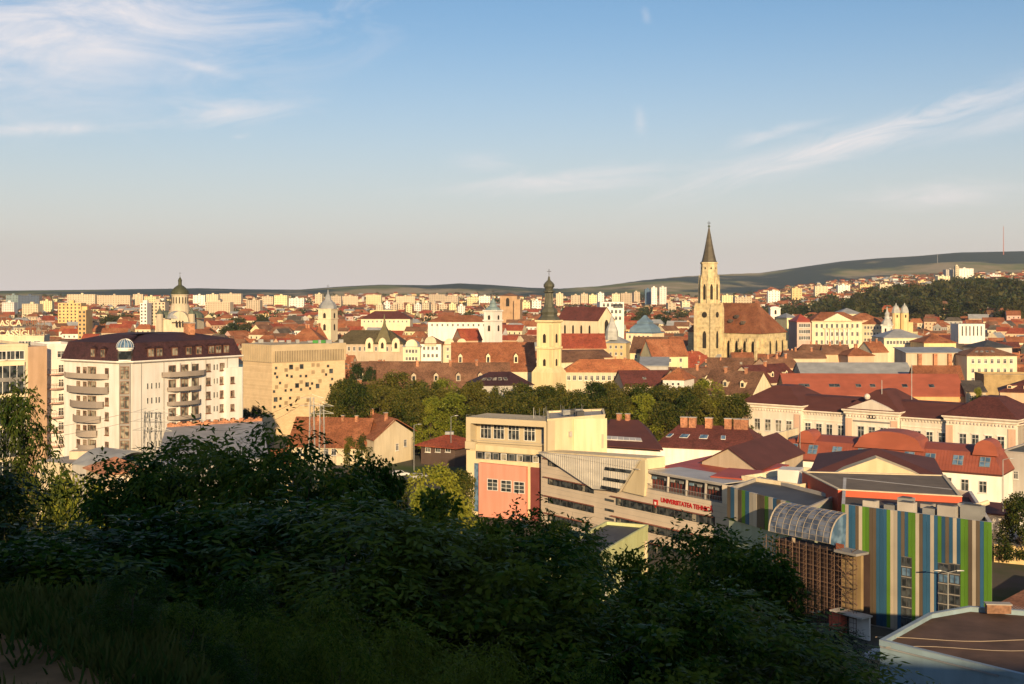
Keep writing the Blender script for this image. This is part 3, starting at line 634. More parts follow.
b.patch(0, 'window_band', [(476, 451), (541, 455.5), (541, 463), (476, 458.5)], .0, .06, GLASS)
for k in range(8): x = 480+k*8; addwin(winmesh(1.25, 1.35, nc=1, nr=1, frame=FRAMEW if k % 2 else FRAMEG, glass=GLASSW if k % 2 else GLASS, sill=False), fc, *X(x, 455.3+k*.55), b.r, .09)
for px in (480, 493, 508, 524): addwin(winmesh(2.5, 2.9, nc=3, nr=2, sill=False), fc, *X(px, 432.5+(px-480)*.06), b.r, -2.57)
addwin(winmesh(1.6, 3.2, nc=1, nr=2, frame=FRAMEG, glass=GLASSB, sill=False), fc, *X(539.5, 437), b.r, -2.57)
mb = MB(); mb.beam(fc.at(uL, z1+.85, -.1), fc.at(uR, z1+.85, -.1), .05, STEEL, 4); mb.build('loggia_railing', b.r)
b.patch(0, 'side_glazing', [(474.5, 463), (481, 463.5), (481, 512), (474.5, 511)], .0, .1, GLASSB)
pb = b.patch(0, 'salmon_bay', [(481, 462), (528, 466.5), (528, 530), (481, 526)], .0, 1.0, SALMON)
b.patch(0, 'wine_bay', [(531.3, 467), (546, 468.5), (546, 530), (531.3, 530)], .0, .3, mat('wine_panel', (.20, .05, .045), .8)); b.wpx(0, [(537, 488)], 1.2, 2.4)  # bay right of the salmon one, in a darker wine coloured material
me_ = winmesh(2.35, 2.3, nc=2, nr=3, sill=False)
for px, py in ((495, 484), (508.5, 485.4), (521.5, 486.8)): u, z = X(px, py); addwin(me_, fc, u, z, b.r, 1.0)
mb = MB(); mb.beam(fc.at(fc.L*.76, zt, -3), fc.at(fc.L*.76, zt+2.2, -3), .06, STEEL, 4); mb.build('antenna', b.r)
mb = MB(); 
for k in range(14): u = k*fc.L/13; mb.beam(fc.at(u, zt, -.2), fc.at(u, zt+.45, -.2), .04, STEEL, 3)
mb.beam(fc.at(0, zt+.42, -.2), fc.at(fc.L, zt+.42, -.2), .04, STEEL, 3); mb.build('roof_rail', b.r)
# the cream stair block on its right
poly = [P2(547.3, 241), P2(605, 250), (19.2, 262), (7.2, 257)]
b = Bld('university_building', 'plain cream windowless block with rooftop aerials behind the slanted white panel', 'university building', poly); zt2 = zpy(420.5, 242)
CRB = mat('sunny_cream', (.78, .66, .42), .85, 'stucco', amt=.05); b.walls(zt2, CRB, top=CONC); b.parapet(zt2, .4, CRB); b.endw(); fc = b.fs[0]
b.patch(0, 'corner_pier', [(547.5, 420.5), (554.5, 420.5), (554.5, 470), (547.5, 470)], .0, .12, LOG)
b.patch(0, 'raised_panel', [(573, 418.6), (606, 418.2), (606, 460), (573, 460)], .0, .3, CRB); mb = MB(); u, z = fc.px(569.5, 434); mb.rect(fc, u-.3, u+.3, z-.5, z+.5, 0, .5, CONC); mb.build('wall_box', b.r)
b.patch(0, 'slot_window', [(600.5, 434), (602.5, 434), (602.5, 448), (600.5, 448)], .3, .34, BEIGE)
random.seed(3); mb = MB()
for k in range(16): u, o = random.uniform(1, fc.L-1), -random.uniform(.6, 6); mb.beam(fc.at(u, zt2+.3, o), fc.at(u, zt2+1.2+random.random()*1.4, o), .04, STEEL, 3)
for k in range(5): u, o = random.uniform(1, fc.L-1), -random.uniform(1, 5); q = fc.at(u, zt2+.8, o); mb.box(q, (1.5, 1.1, 1.0), DARKM if k % 2 else STEEL, .3)
mb.beam(fc.at(.5, zt2+1.4, -.6), fc.at(fc.L-.5, zt2+1.4, -.6), .04, STEEL, 3); mb.build('aerials', b.r)

# ---- beige clad university building with the red sign
poly = Q((541, 240), (729, 200), 9); FA = Face(poly[0], poly[1])
b = Bld('university_building', 'long beige clad university building with ribbon windows and red UNIVERSITATEA sign', 'university building', poly); fc = b.fs[0]; X = lambda x, y: fc.px(x, y)
zl = X(700, 499)[1]; zm = 13.7; u1 = X(646, 480)[0]; b.walls(zl, CLAD, top=CONC); b.wm.rect(fc, .0, u1, zl+.003, zm, -4.5, -.003, CLAD); b.endw()
mb = MB(); q0 = X(541.5, 452.2); q1 = X(642, 460); q2 = X(621, 490.5); q3 = X(596, 488.5)
mb.ext(fc, [q0, q1, q2, q3], .03, .8, CORR)
for k in range(46):
    u = q0[0]+.3+k*(q1[0]-q0[0]-.6)/45; t = (u-q0[0])/(q1[0]-q0[0]); zt_ = lerp(q0[1], q1[1], t)-.05
    zb_ = lerp(q0[1], q3[1], (u-q0[0])/(q3[0]-q0[0])) if u < q3[0] else (q2[1] if u < q2[0] else lerp(q2[1], q1[1], (u-q2[0])/(q1[0]-q2[0])))
    if zt_-zb_ > .3: mb.rect(fc, u-.06, u+.06, zb_+.1, zt_, .8, .87, CORR)
mb.build('white_panel', b.r)
mb = MB(); mb.rect(fc, q0[0], q1[0], zm, zm+.12, -4.5, .8, CONC); a_ = fc.at(0, zm+.1, .8); mb.ext(fc, [(q0[0], zm+.12), (q1[0]+1.0, zm+.12), (q1[0]+1.0, zm+2.0), (q1[0], zm+2.0)], -4.5, -.2, CB); mb.build('upper_storey', b.r)
mb = MB(); mb.ext(fc, [X(642.5, 460.5), X(647, 460), X(647, 478), X(646, 496), X(624, 491)], -.2, .45, CB); mb.build('stair_wall', b.r)
for y, xa, xb in ((468, 609, 635.5), (478, 607.5, 630), (486.5, 605, 624)): b.patch(0, 'window_slit', [(xa, y-1.6), (xb, y+1.9), (xb-1.5, y+5), (xa-1, y+1.6)], .8, .93, GLASS)
def band(y0, xa, xb, ya, yb, h=4.8, cut=None):
    mb = MB(); A_, B_ = X(xa, ya), X(xb, yb); hh = .95
    mb.ext(fc, [(A_[0], A_[1]-hh), (B_[0], B_[1]-hh), B_, A_], .005, .06, GLASS)
    n_w = max(2, int((B_[0]-A_[0])/2.3))
    for k in range(1, n_w): u = lerp(A_[0], B_[0], k/n_w); mb.rect(fc, u-.09, u+.09, A_[1]-hh, A_[1], .055, .12, FRAMEW if k % 2 else FRAMEG)
    o = mb.build('ribbon_window', b.r); mb = MB(); mb.rect(fc, A_[0]-1.1, B_[0], A_[1]+.01, A_[1]+.14, 0, .5, HOOD); mb.build('hood', b.r)
for z_, xa, xb in ((12.6, 548, 592), (9.05, 548, 594), (5.5, 548, 594), (2.2, 548, 594), (8.0, 616, 715), (4.5, 616, 716), (1.3, 616, 716)):
    ua, ub = X(xa, 500)[0], X(xb, 500)[0]; mb = MB(); hh = 1.25 if xa < 600 else 1.4
    mb.rect(fc, ua, ub, z_-hh, z_, .005, .06, GLASS)
    nw = int((ub-ua)/1.8)
    for k in range(1, nw): u = lerp(ua, ub, k/nw); mb.rect(fc, u-.05, u+.05, z_-hh, z_, .055, .13, DARKM)
    for k in range(0, nw, 5): u = lerp(ua, ub, (k+.5)/nw); mb.rect(fc, u-.5, u+.4, z_-hh+.1, z_-.1, .062, .08, GLASSW)
    mb.build('ribbon_window', b.r); mb = MB(); mb.rect(fc, ua-1.2, ub, z_+.01, z_+.11, 0, .45, HOOD); mb.build('window_hood', b.r)
for y in (499, 509, 518, 528): b.patch(0, 'window_slit', [(605, y-1), (614, y+1), (614, y+3.4), (605, y+1.4)], .005, .08, GLASS)
mb = MB()
for z_ in [.9+k*.9 for k in range(14)]: mb.rect(fc, .1, (fc.L-.1) if z_ < zl else X(594, 480)[0]-1, z_-.02, z_+.02, .003, .03, CONC)
mb.build('cladding_joints', b.r)
# terrace storey
ua, ub = X(646.5, 480)[0], X(722, 490)[0]; mb = MB(); mb.rect(fc, ua, ub, zl+.05, zm-.5, -7, -1.4, GLASS); mb.build('terrace_glazing', b.r)
DR = mat('dark_red_panel', (.11, .025, .02), .6)
mb = MB(); nb = 24
for k in range(nb): u = lerp(ua, ub, (k+.5)/nb); mb.rect(fc, u-.18, u+.18, zl+.1, zm-1.5, -1.39, -1.3, DR)
mb.build('red_blinds', b.r)
mb = MB(); mb.rect(fc, ua, ub+1.2, zm-.5, zm-.2, -8, -.4, CONC); mb.rect(fc, ua, ub, zm-1.2, zm-.5, -1.5, -1.2, DARKM); mb.build('terrace_roof', b.r)
mb = MB(); mb.rect(fc, ua, ub, zm-.198, zm-.05, -7.8, -.5, mat('tin_roof', (.42, .40, .38), .5, 'metal', amt=.1)); mb.build('roof', b.r)
for x in (665.5, 684, 703): u = X(x, 490)[0]; mb = MB(); mb.beam(fc.at(u, zl, -.5), fc.at(u, zm-.5, -.7), .22, CONC, 8); mb.build('column', b.r)
mb = MB(); mb.rect(fc, ub, ub+1.6, zl+.002, zm-.2, -8, -.02, CLAD); mb.build('end_wall', b.r)
mb = MB(); u0 = X(632, 490)[0]
for k in range(60): u = lerp(u0, ub, k/59); mb.beam(fc.at(u, zl, -.15), fc.at(u, zl+.95, -.15), .03, STEEL, 3)
mb.beam(fc.at(u0, zl+.97, -.15), fc.at(ub, zl+.97, -.15), .05, STEEL, 4); mb.build('terrace_railing', b.r)
for x in (650, 662, 668, 677, 687, 695, 706, 713): u = X(x, 480)[0]; mb = MB(); mb.rect(fc, u-.45, u+.45, zm-1.45, zm-1.05, -1.2, -.9, BLUEM if x in (650, 687) else STEEL); mb.build('awning_box', b.r)
sgn = X(661, 504); letters(fc, 'UNIVERSITATEA TEHNICĂ', sgn[0], zl-1.75, 1.05, LETR, b.r, 'sign_lettering', .03, .06, bold=.035)
mb = MB(); u, z = X(656, 503.5); mb.ext(fc, [(u-.55, z+.65), (u+.55, z+.65), (u+.5, z-.2), (u, z-.75), (u-.5, z-.2)], .02, .14, LETR); mb.ext(fc, [(u-.25, z+.3), (u+.25, z+.3), (u+.2, z-.1), (u, z-.35), (u-.2, z-.1)], .14, .17, mat('crest_white', (.7, .66, .6), .6)); mb.build('crest', b.r)

# ---- maroon roofed wings behind it
b = Bld('school_building', 'maroon tiled wing with a slanting row of skylights behind the cream block', 'school building', [P2(600, 275), P2(661, 268), P2(648, 306), P2(592, 306)]); b.walls(zpy(452, 268), WHITE); b.roof('hip', zpy(449, 270), zpy(418, 292), MAROON, hipin=4); b.endw(); b.skylights([.13, .24, .35, .46, .57, .68], .28, 1.3, 1.9, m=mat('bright_glass', (.45, .44, .42), .25), frame=FRAMEW); b.chimneys([.3, .6], .98, .9, 1.4)
b = Bld('school_building', 'maroon tiled wing topped by a row of brick chimneys before the park trees', 'school building', Q((655, 284), (758, 276), 17)); b.walls(zpy(447, 284), WHITE); b.roof('hip', zpy(447, 284), zpy(423, 293), MAROONT, hipin=4); b.endw(); b.chimneys([.1, .22, .45, .72, .85, .95], .93, 1.3, 2.0, ln=1.6); b.skylights([.05, .2, .24, .42, .46, .66], .48, .9, 1.4, m=GLASSB, frame=FRAMEW)
b = Bld('annex', 'low annex with bright red sheet roof above the university terrace', 'annex', Q((664, 226), (738, 214), 14)); b.walls(zpy(472, 220), WHITE); b.roof('shed', zpy(471, 222), zpy(458, 234), REDM); b.endw()
b = Bld('annex', 'small stepped red roof beside the end of the university terrace', 'annex', Q((714, 208), (746, 205), 7)); b.walls(zpy(480, 206), WHITE); b.roof('shed', zpy(479, 206), zpy(472, 211), REDM); b.endw()
b = Bld('house', 'beige gabled building with maroon roof and yellow green glazed side', 'house', [P2(702, 227), P2(757, 217), P2(803, 240), P2(750, 252)]); z = zpy(469, 218); b.walls(z, BEIGE); b.roof('gable', z, zpy(448, 223), MAROON, axis=1); b.endw(); b.wpx(1, [(763, 476), (769, 474), (776, 471), (783, 468)], 1.2, 2.4, glass=mat('lime_glass', (.30, .38, .08), .3), sill=False)
b = Bld('annex', 'cream roof terrace between maroon gable and striped facade', 'annex', Q((742, 205), (800, 196), 16)); z = zpy(486, 200); b.walls(z, CREAM, top=CONC); b.parapet(z, .9, CREAM, .3); b.endw()
mb = MB(); q = b.fs[0].at(6, z+1.2, -5); mb.box(q, (3.5, 4, 2.2), WHITE, -.4); mb.build('roof_cabin', b.r)

# ---- the striped building
SG_ = [mat('stripe_green', (.085, .20, .02), .6, 'stucco', amt=.2), mat('stripe_blue', (.025, .09, .18), .6, 'stucco', amt=.2), mat('stripe_cream', (.40, .36, .30), .6, 'stucco', amt=.2), mat('stripe_umber', (.11, .085, .06), .6, 'stucco', amt=.2)]
poly = [P2(842, 170), P2(992, 156.5), (66.5, 181), (51.5, 194)]; zt = zpy(505, 170)
b = Bld('striped_building', 'building clad in vertical green, blue, cream and brown stripes', 'building', poly); fc = b.fs[0]; X = lambda x, y: fc.px(x, y)
b.walls(zt-.8, CONC, top=mat('roof_felt', (.10, .09, .08), .9, 'plain')).parapet(zt-.8, .8, CONC); b.endw()
def stripes(fc, u0, u1, z0, z1, seq, par, holes=(), lip=.08):
    n = len(seq); 
    for k, c in enumerate(seq):
        a_, b_ = lerp(u0, u1, k/n), lerp(u0, u1, (k+1)/n); mb = MB(); o = lip+.03*(k % 2)
        cuts = [(z0, z1)]
        for ha, hb, hz0, hz1 in holes:
            if a_ < hb-.05 and b_ > ha+.05: cuts = [(z0, hz0), (hz1, z1)]
        for c0, c1 in cuts: mb = MB(); mb.rect(fc, a_+.012, b_-.012, c0, c1, .0, o, SG_[c]); mb.build('stripe_panel', par)
G_, B_, C_, U_ = 0, 1, 2, 3
seq = [G_, C_, B_, B_, U_, C_, G_, G_, U_, U_, B_, B_, B_, G_, C_, C_, B_, U_, B_, G_, G_, C_, U_, B_, B_, C_, B_, G_, B_, U_, B_, C_, B_, G_, G_, U_, C_, U_, B_, G_, G_]
hl = []
for xa, xb, ya, yb in ((902.5, 915, 556, 640), (937, 949.5, 562, 640), (951, 961, 563, 640)):
    ua, za = X(xa, ya); ub, zb = X(xb, ya+1); hl.append((ua, ub, .6, za))
w0 = fc.L/len(seq); hl2 = [(round(a/w0)*w0, (round(a/w0)+max(1, round((c-a)/w0)))*w0, z0, z1) for a, c, z0, z1 in hl]
stripes(fc, 0, fc.L, .2, zt+.15, seq, b.r, hl2)
for a_, c_, z0, z1 in hl2:
    nz = 7
    for k in range(nz):
        zz = lerp(z0, z1, (k+.5)/nz); blue = k in (2, 5); addwin(winmesh(c_-a_-.1, (z1-z0)/nz-.12, nc=2, nr=1, frame=DARKM, glass=GLASSB if blue and k == 5 else GLASS, sill=False), fc, (a_+c_)/2, zz, b.r, .02)
mb = MB(); mb.prism(inset(poly, -.02), zt-.02, zt+.12, CONC) if False else None
b.parapet(zt, .12, mat('coping', (.5, .47, .42), .6), .4, name='coping')
random.seed(9)
for k, (u, o, s_) in enumerate([(3, -2.5, 1.8), (5.6, -3, 1.4), (8, -2.8, 2.2), (11, -3.2, 1.6), (13.5, -3, 2.4), (16.5, -3.6, 2.8), (9.5, -6, 1.6), (6, -7, 2.0), (14, -8, 2)]):
    q = fc.at(u, zt-.8+s_*.4, o); mb = MB(); mb.box(q, (s_, 1.3, s_*.8), STEEL if k % 2 else CONC, -.7); mb.box((q.x, q.y, q.z+s_*.4+.06), (s_*.7, .9, .1), DARKM, -.7); mb.build('air_conditioner', b.r)
mb = MB(); mb.beam(fc.at(16, zt+.9, -3.5), fc.at(17.8, zt+1.7, -5.5), .35, CREAM, 8); mb.build('duct', b.r)
for px, k in ((902, 2), (945, 1)):
    pass
# left striped wing behind the glass vault
poly = [P2(729, 194), P2(808, 176), P2(836, 186), P2(760, 205)]
b = Bld('striped_building', 'lower striped wing with pale green base beside the glass vault', 'building', poly); fcw = b.fs[0]; zt = zpy(487, 194); b.walls(zt-.5, mat('mint_render', (.40, .46, .36), .8, 'stucco', amt=.08), top=DARKM).parapet(zt-.5, .5, CONC); b.endw()
stripes(fcw, 0, fcw.L, zpy(523, 190), zt+.12, [U_, B_, C_, U_, G_, B_, C_, C_, U_, U_, G_, C_, B_, U_, C_, G_, B_, B_, G_, C_], b.r, lip=.35)

# ---- glass vault hall with steel lattice
A_, B_ = Vector(P2(766, 172)), Vector(P2(858, 162)); poly = Q((768, 173), (858, 160.5), 4.0)
b = Bld('glass_hall', 'glass hall with curved vault roof and rusty steel lattice front', 'glass hall', poly); fc = b.fs[0]; X = lambda x, y: fc.px(x, y)
RL = mat('rusty_lattice', (.13, .078, .05), .7, 'plain', amt=.3); RIB = mat('vault_rib', (.30, .26, .21), .5)
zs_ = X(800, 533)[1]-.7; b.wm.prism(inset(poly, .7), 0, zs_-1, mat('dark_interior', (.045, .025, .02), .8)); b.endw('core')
mb = MB(); L_ = X(829, 560)[0]; n = 8; rad = 3.3; arc = []
for k in range(n+1): t = k/n*math.pi*.5; arc.append((-.2-rad*(1-math.cos(t)), zs_+3.7*math.sin(t)))
rings = [[fc.at(u, z, o) for o, z in arc] for u in (0, L_)]
for k in range(n): mb.face([rings[0][k], rings[1][k], rings[1][k+1], rings[0][k+1]], mat('vault_glass', (.06, .075, .11), .12, 'glass', (.15, .17, .22)))
for k in range(n): mb.face([fc.at(L_, arc[k][1], arc[k][0]), fc.at(L_, arc[k+1][1], arc[k+1][0]), fc.at(L_, zs_-1, -rad)], GLASSB)
mb.build('vault_glazing', b.r)
for j in range(10):
    u = L_*j/9; mb = MB(); 
    for k in range(n): mb.beam(fc.at(u, arc[k][1]+.05, arc[k][0]+.05), fc.at(u, arc[k+1][1]+.05, arc[k+1][0]+.05), .13 if j in (0, 9) else .04, RIB, 4)
    mb.build('vault_rib', b.r)
mb = MB()
for k in range(n+1): mb.beam(fc.at(0, arc[k][1]+.05, arc[k][0]+.05), fc.at(L_, arc[k][1]+.05, arc[k][0]+.05), .03, RIB, 3)
mb.build('vault_purlins', b.r)
mb = MB(); W2 = fc.L; nv = 13
for k in range(nv+1):
    u = W2*k/nv; zt_ = zs_-.3
    mb.beam(fc.at(u, .2, .35), fc.at(u, zt_, .35), .055, RL, 4); mb.beam(fc.at(u, .2, .9), fc.at(u, zt_-.4, .9), .03, RL, 3)
for k in range(17):
    z = .8+k*(zs_-1.4)/16; mb.beam(fc.at(0, z, .35), fc.at(W2, z, .35), .03 if k % 3 else .07, RL, 4)
    for j in range(0, nv+1, 2): mb.beam(fc.at(W2*j/nv, z, .35), fc.at(W2*j/nv, z-.25, .9), .025, RL, 3)
mb.build('steel_lattice', b.r)
mb = MB(); random.seed(4)
for k in range(26): u, z = random.uniform(.5, W2-3), random.uniform(2, zs_-1); mb.rect(fc, u, u+random.uniform(.5, 1.6), z, z+random.uniform(.4, 1.6), -.85, -.8, random.choice([mat('brick_red_panel', (.22, .07, .04), .7), RL, BEIGE, GLASSB, RL]))
mb.build('inner_fittings', b.r)['kind'] = 'stuff'
# side stair bay of the lattice with its flat cap, entrance canopy and orange door wall
ca, cb = W2*.80, W2*1.02; mb = MB(); mb.rect(fc, ca, cb+.2, zs_-.6, zs_-.3, -1.5, 1.0, FRAMEG); mb.build('stair_bay_roof', b.r)
mb = MB(); mb.rect(fc, ca+.2, cb, 3.6, zs_-.7, -.7, -.2, mat('amber_glass', (.28, .20, .10), .4))
for z in (4.5, 7, 9.5): mb.beam(fc.at(ca, z, .5), fc.at(cb, z+2.2, .5), .06, RL, 3); mb.beam(fc.at(cb, z, .5), fc.at(ca, z+2.2, .5), .06, RL, 3)
mb.build('stair_bay', b.r)
mb = MB(); mb.rect(fc, ca-.2, cb+1.6, 3.2, 3.4, -.5, 1.6, CONC); mb.build('entrance_canopy', b.r)
mb = MB(); mb.rect(fc, ca-.9, ca+1.0, .1, 3.2, -.4, .9, ORANGER); mb.build('orange_entrance', b.r)
mb = MB(); mb.rect(fc, ca+1.3, cb+1.2, .1, 3.1, -.6, -.3, WHITE); mb.build('entrance_wall', b.r)

# ---- orange parapet block and white gable with pyramid roof behind the stripes
poly = [P2(838, 182), P2(958, 172), (76, 198), (52, 208)]
b = Bld('workshop_block', 'flat roofed block with orange red parapet walls behind the striped facade', 'building', [P2(838, 182), P2(962, 176), P2(945, 196), P2(802, 200)]); z = zpy(490, 182); b.walls(z, ORANGER, top=mat('tan_roof', (.20, .16, .12), .9, 'plain')); b.parapet(z, .14, CREAM, .45); b.endw()
b = Bld('hall', 'cream gabled hall with dark maroon roof behind the orange parapet', 'hall', [P2(812, 208), P2(942, 203), P2(932, 226), P2(820, 232)]); z = zpy(476, 206); b.walls(z, CB); b.roof('hip', z+.02, zpy(449, 216), MAROON, hipin=10.5); b.endw()
mb = MB(); fc = b.fs[0]; mb.ext(fc, [(2.5, z), (fc.L-2, z), (fc.L/2, z+3.1)], -3, .75, CB); mb.ext(fc, [(1.7, z), (fc.L/2, z+3.6), (fc.L-1.3, z), (fc.L-.4, z), (fc.L/2, z+4.05), (.8, z)][::1], -4, .95, MAROON) if False else None; mb.build('gable', b.r)

# ---- red mansard school with round dormers
poly = Q((777, 265), (1001, 240), 13); ze = zpy(457, 265)
b = Bld('school_building', 'long red mansard roofed school with barrel dormers in front of the white palace', 'school building', poly); fc = b.fs[0]; X = lambda x, y: fc.px(x, y)
b.walls(ze, WHITE).endw(); b.cornice(ze-.4, .4, .35, MAROON); zr = ze+4.6
RM = mat('red_mansard', (.27, .075, .048), .6, 'metal', amt=.16)
mb = MB(); mb.loft([R3(inset(poly, -.4), ze), R3(inset(poly, 1.9), zr-.9), R3(inset(poly, 5.6), zr)], RM); rf = mb.build('roof', b.r); b.ro = rf
mb = MB()
for k in range(1, 74): u = fc.L*k/74; mb.beam(fc.at(u, ze+.05, .4), fc.at(u, zr-.9, -1.88), .045, RM, 3)
mb.build('standing_seams', rf)
def velux(u, w_=2.0, h_=1.7):
    mb = MB(); t0, t1 = .3, .78; A2, B2 = fc.at(u, lerp(ze, zr-.9, t0), lerp(.4, -1.9, t0)), fc.at(u, lerp(ze, zr-.9, t1), lerp(.4, -1.9, t1)); d3 = Vector((fc.d.x, fc.d.y, 0)); up = (B2-A2).normalized(); nn = d3.cross(up); nn = nn if nn.z > 0 else -nn
    def sl(x0, x1, y0, y1, o0, o1, mt): mb.loft([[A2+d3*x+up*y+nn*o0 for x, y in ((x0, y0), (x1, y0), (x1, y1), (x0, y1))], [A2+d3*x+up*y+nn*o1 for x, y in ((x0, y0), (x1, y0), (x1, y1), (x0, y1))]], mt)
    H_ = (B2-A2).length; sl(-w_/2, w_/2, 0, H_, .02, .14, FRAMEG)
    for i in (0, 1):
        for j in (0, 1): sl(-w_/2+.1+i*w_/2, -w_/2+w_/2-.08+i*w_/2, .1+j*H_/2, H_/2-.06+j*H_/2, .14, .17, GLASSB)
    mb.build('skylight', rf)
for px in (791.5, 811.5, 835.5, 861, 908, 929, 957, 984): velux(X(px, 450)[0])
def barrel(px, w_, h_, z0, dep=4, mt=None):
    u = X(px, 430)[0]; mb = MB(); n = 10; pr = [(u-w_/2*1.15, z0)]+[(u-w_/2*math.cos(k*math.pi/n), z0+h_*.35+h_*.65*math.sin(k*math.pi/n)) for k in range(n+1)]+[(u+w_/2*1.15, z0)]
    mb.ext(fc, pr, -1.8-dep, -.9, mt or ORM); mb.build('barrel_dormer', rf)
barrel(887, 12.5, 3.6, zr-1.4, 6); barrel(804, 3.4, 2.6, zr-1.3); barrel(984, 4.2, 3.0, zr-1.3)
b.wpx(0, [(948, 483), (965, 485), (983, 487)], 1.5, 2.3, nc=2, nr=2); b.wpx(0, [(890, 482), (910, 482), (929, 483), (806, 478), (790, 477)], 1.4, 1.3)
mb = MB(); u = X(799, 440)[0]; mb.beam(fc.at(u, zr-2.5, -.6), fc.at(u, zr+4.5, -.6), .09, STEEL, 5); mb.build('mast', rf)
mb = MB(); u = X(775.5, 450)[0]; mb.rect(fc, -.6, -.1, ze-2, zr+.4, -13, .1, CREAM); mb.build('fire_wall', b.r)
b = Bld('annex', 'small maroon roofed lean to at the right end of the red mansard school', 'annex', Q((970, 216), (1008, 212), 10)); b.walls(zpy(514, 214), WHITE); b.roof('shed', zpy(514, 214), zpy(503, 224), MAROON); b.endw(); b.wpx(0, [(985, 524)], 1, 1.4)
b = Bld('annex', 'grey flat roofed annex in shade beyond the red mansard school', 'annex', Q((1001, 250), (1060, 243), 20)); z = zpy(452, 250); b.walls(z, GREYW, top=mat('felt_green_grey', (.13, .13, .11), .9, 'plain')); b.parapet(z, .3, CONC); b.endw(); b.wpx(0, [(1006, 475), (1016, 475)], .9, 1.6)

# ---- the white palace
poly = Q((745, 340), (1018, 294), 17); ze = zpy(402, 340)
b = Bld('palace', 'long white classical palace with three maroon roofed pavilions and tall windows', 'palace', poly); fc = b.fs[0]; X = lambda x, y: fc.px(x, y)
PW = mat('palace_white', (.74, .66, .56), .85, 'stucco', amt=.07); PP = mat('palace_peach', (.62, .42, .31), .85, 'stucco', amt=.08)
b.walls(ze-1.6, PW).endw(); pv = [(745, 803), (848, 900), (948, 1018)]
b.cornice(ze-1.6, .55, .7, PW, 'cornice'); mb = MB(); P = inset(poly, -.35)
mb.loft([R3(inset(poly, -.7), ze-1.05), R3(inset(poly, 5.8), ze+2.2), R3(inset(poly, 8.2), ze+2.5)], MAROON); rf = mb.build('roof', b.r)
for j, (xa, xb) in enumerate(pv):
    ua, ub = max(-.3, X(xa, 420)[0]), min(fc.L+.3, X(xb, 430)[0]); O = 1.5
    q = [tuple(fc.at(ua, 0, O)[:2]), tuple(fc.at(ub, 0, O)[:2]), tuple(fc.at(ub, 0, -17.5)[:2]), tuple(fc.at(ua, 0, -17.5)[:2])]
    mb = MB(); mb.prism(q, 0, ze, PW); f2 = Face(q[0], q[1])
    for u in (.9, f2.L-.9): mb.rect(f2, u-.85, u+.85, .2, ze-2.2, .0, .18, PP)
    pav = mb.build('pavilion', b.r)
    mb = MB(); mb.loft([R3(q, ze-1.2), R3(inset(q, -.35), ze-1.0), R3(inset(q, -.35), ze-.6), R3(inset(q, -.8), ze-.15), R3(inset(q, -.8), ze+.12)], PW, True, True); mb.build('cornice', pav)
    mb = MB(); k = 0
    n_d = int(f2.L/.8)
    for i in range(n_d): u = f2.L*(i+.5)/n_d; mb.rect(f2, u-.17, u+.17, ze-1.75, ze-1.25, .0, .3, PW)
    mb.build('dentils', pav)
    zr = ze+(4.6 if j != 1 else 4.9); ii = 6.4 if j != 1 else 7.5
    mb = MB(); mb.loft([R3(inset(q, -.8), ze+.13), R3(inset(q, min(ii, f2.L*.42)), zr)], MAROONT if j == 2 else MAROON); mb.build('roof', pav)
    W_ = {0: (757.5, 768, 778.6, 789), 1: (861, 872, 883.5, 893), 2: (963, 975.4, 988.6, 1001)}[j]
    me_ = winmesh(1.75, 3.1, nc=2, nr=2, glass=GLASSW if j == 0 else GLASS, sill=True, arch=True)
    for x in W_:
        u = f2.px(x, 425)[0]; addwin(me_, f2, u, ze-5.6, b.r)
        addwin(me_, f2, u, ze-10.6, b.r)
    if j == 1:
        mb = MB(); mb.ext(f2, [(0, ze+.14), (f2.L, ze+.14), (f2.L/2, ze+2.8)], -.6, .5, PW); mb.ext(f2, [(f2.L/2-1.1, ze-2.0), (f2.L/2+1.1, ze-2.0), (f2.L/2+1.1, ze-.9), (f2.L/2-1.1, ze-.9)], 0, .12, GLASS)
        c_ = f2.at(f2.L/2-1, ze+3.5, .1); mb.loft([[(c_.x+.8*math.cos(t)*math.cos(a), c_.y+.8*math.cos(t)*math.sin(a), c_.z+.8*math.sin(t)) for a in [i*math.pi/5 for i in range(10)]] for t in (-1.4, -.7, 0, .7, 1.4)], PW); mb.build('pediment', pav)
        mb = MB(); mb.rect(f2, 2, f2.L-2, ze-3.0, ze-2.6, 0, .1, FRAMEG); mb.build('inscription_band', pav)
for pts in ((808, 819, 829.5, 841), (906.5, 917.7, 929.6, 942)):
    for x in pts:
        u = X(x, 428)[0]
        for zz in (ze-5.9, ze-10.8): addwin(winmesh(1.75, 3.1, nc=2, nr=2, glass=GLASS, arch=True), fc, u, zz, b.r)
mb = MB()
for i in range(90): u = fc.L*(i+.5)/90; mb.rect(fc, u-.15, u+.15, ze-2.1, ze-1.62, .0, .28, PW)
mb.build('dentils', b.r)
mb = MB()
for zz in (ze-3.4, ze-8.2): mb.rect(fc, 0, fc.L, zz-.12, zz+.12, 0, .16, PW)
mb.build('string_course', b.r)
for px in (797, 847, 901, 947): u = X(px, 425)[0]; mb = MB(); mb.beam(fc.at(u, .2, .25), fc.at(u, ze-1.2, .25), .09, FRAMEG, 4); mb.build('drainpipe', b.r)
for px, h_ in ((877, 4.5), (907, 9)): u = X(px, 400)[0]; mb = MB(); mb.beam(fc.at(u, ze+3, -3), fc.at(u, ze+3+h_, -3), .09, STEEL, 4); mb.build('flagpole', b.r)

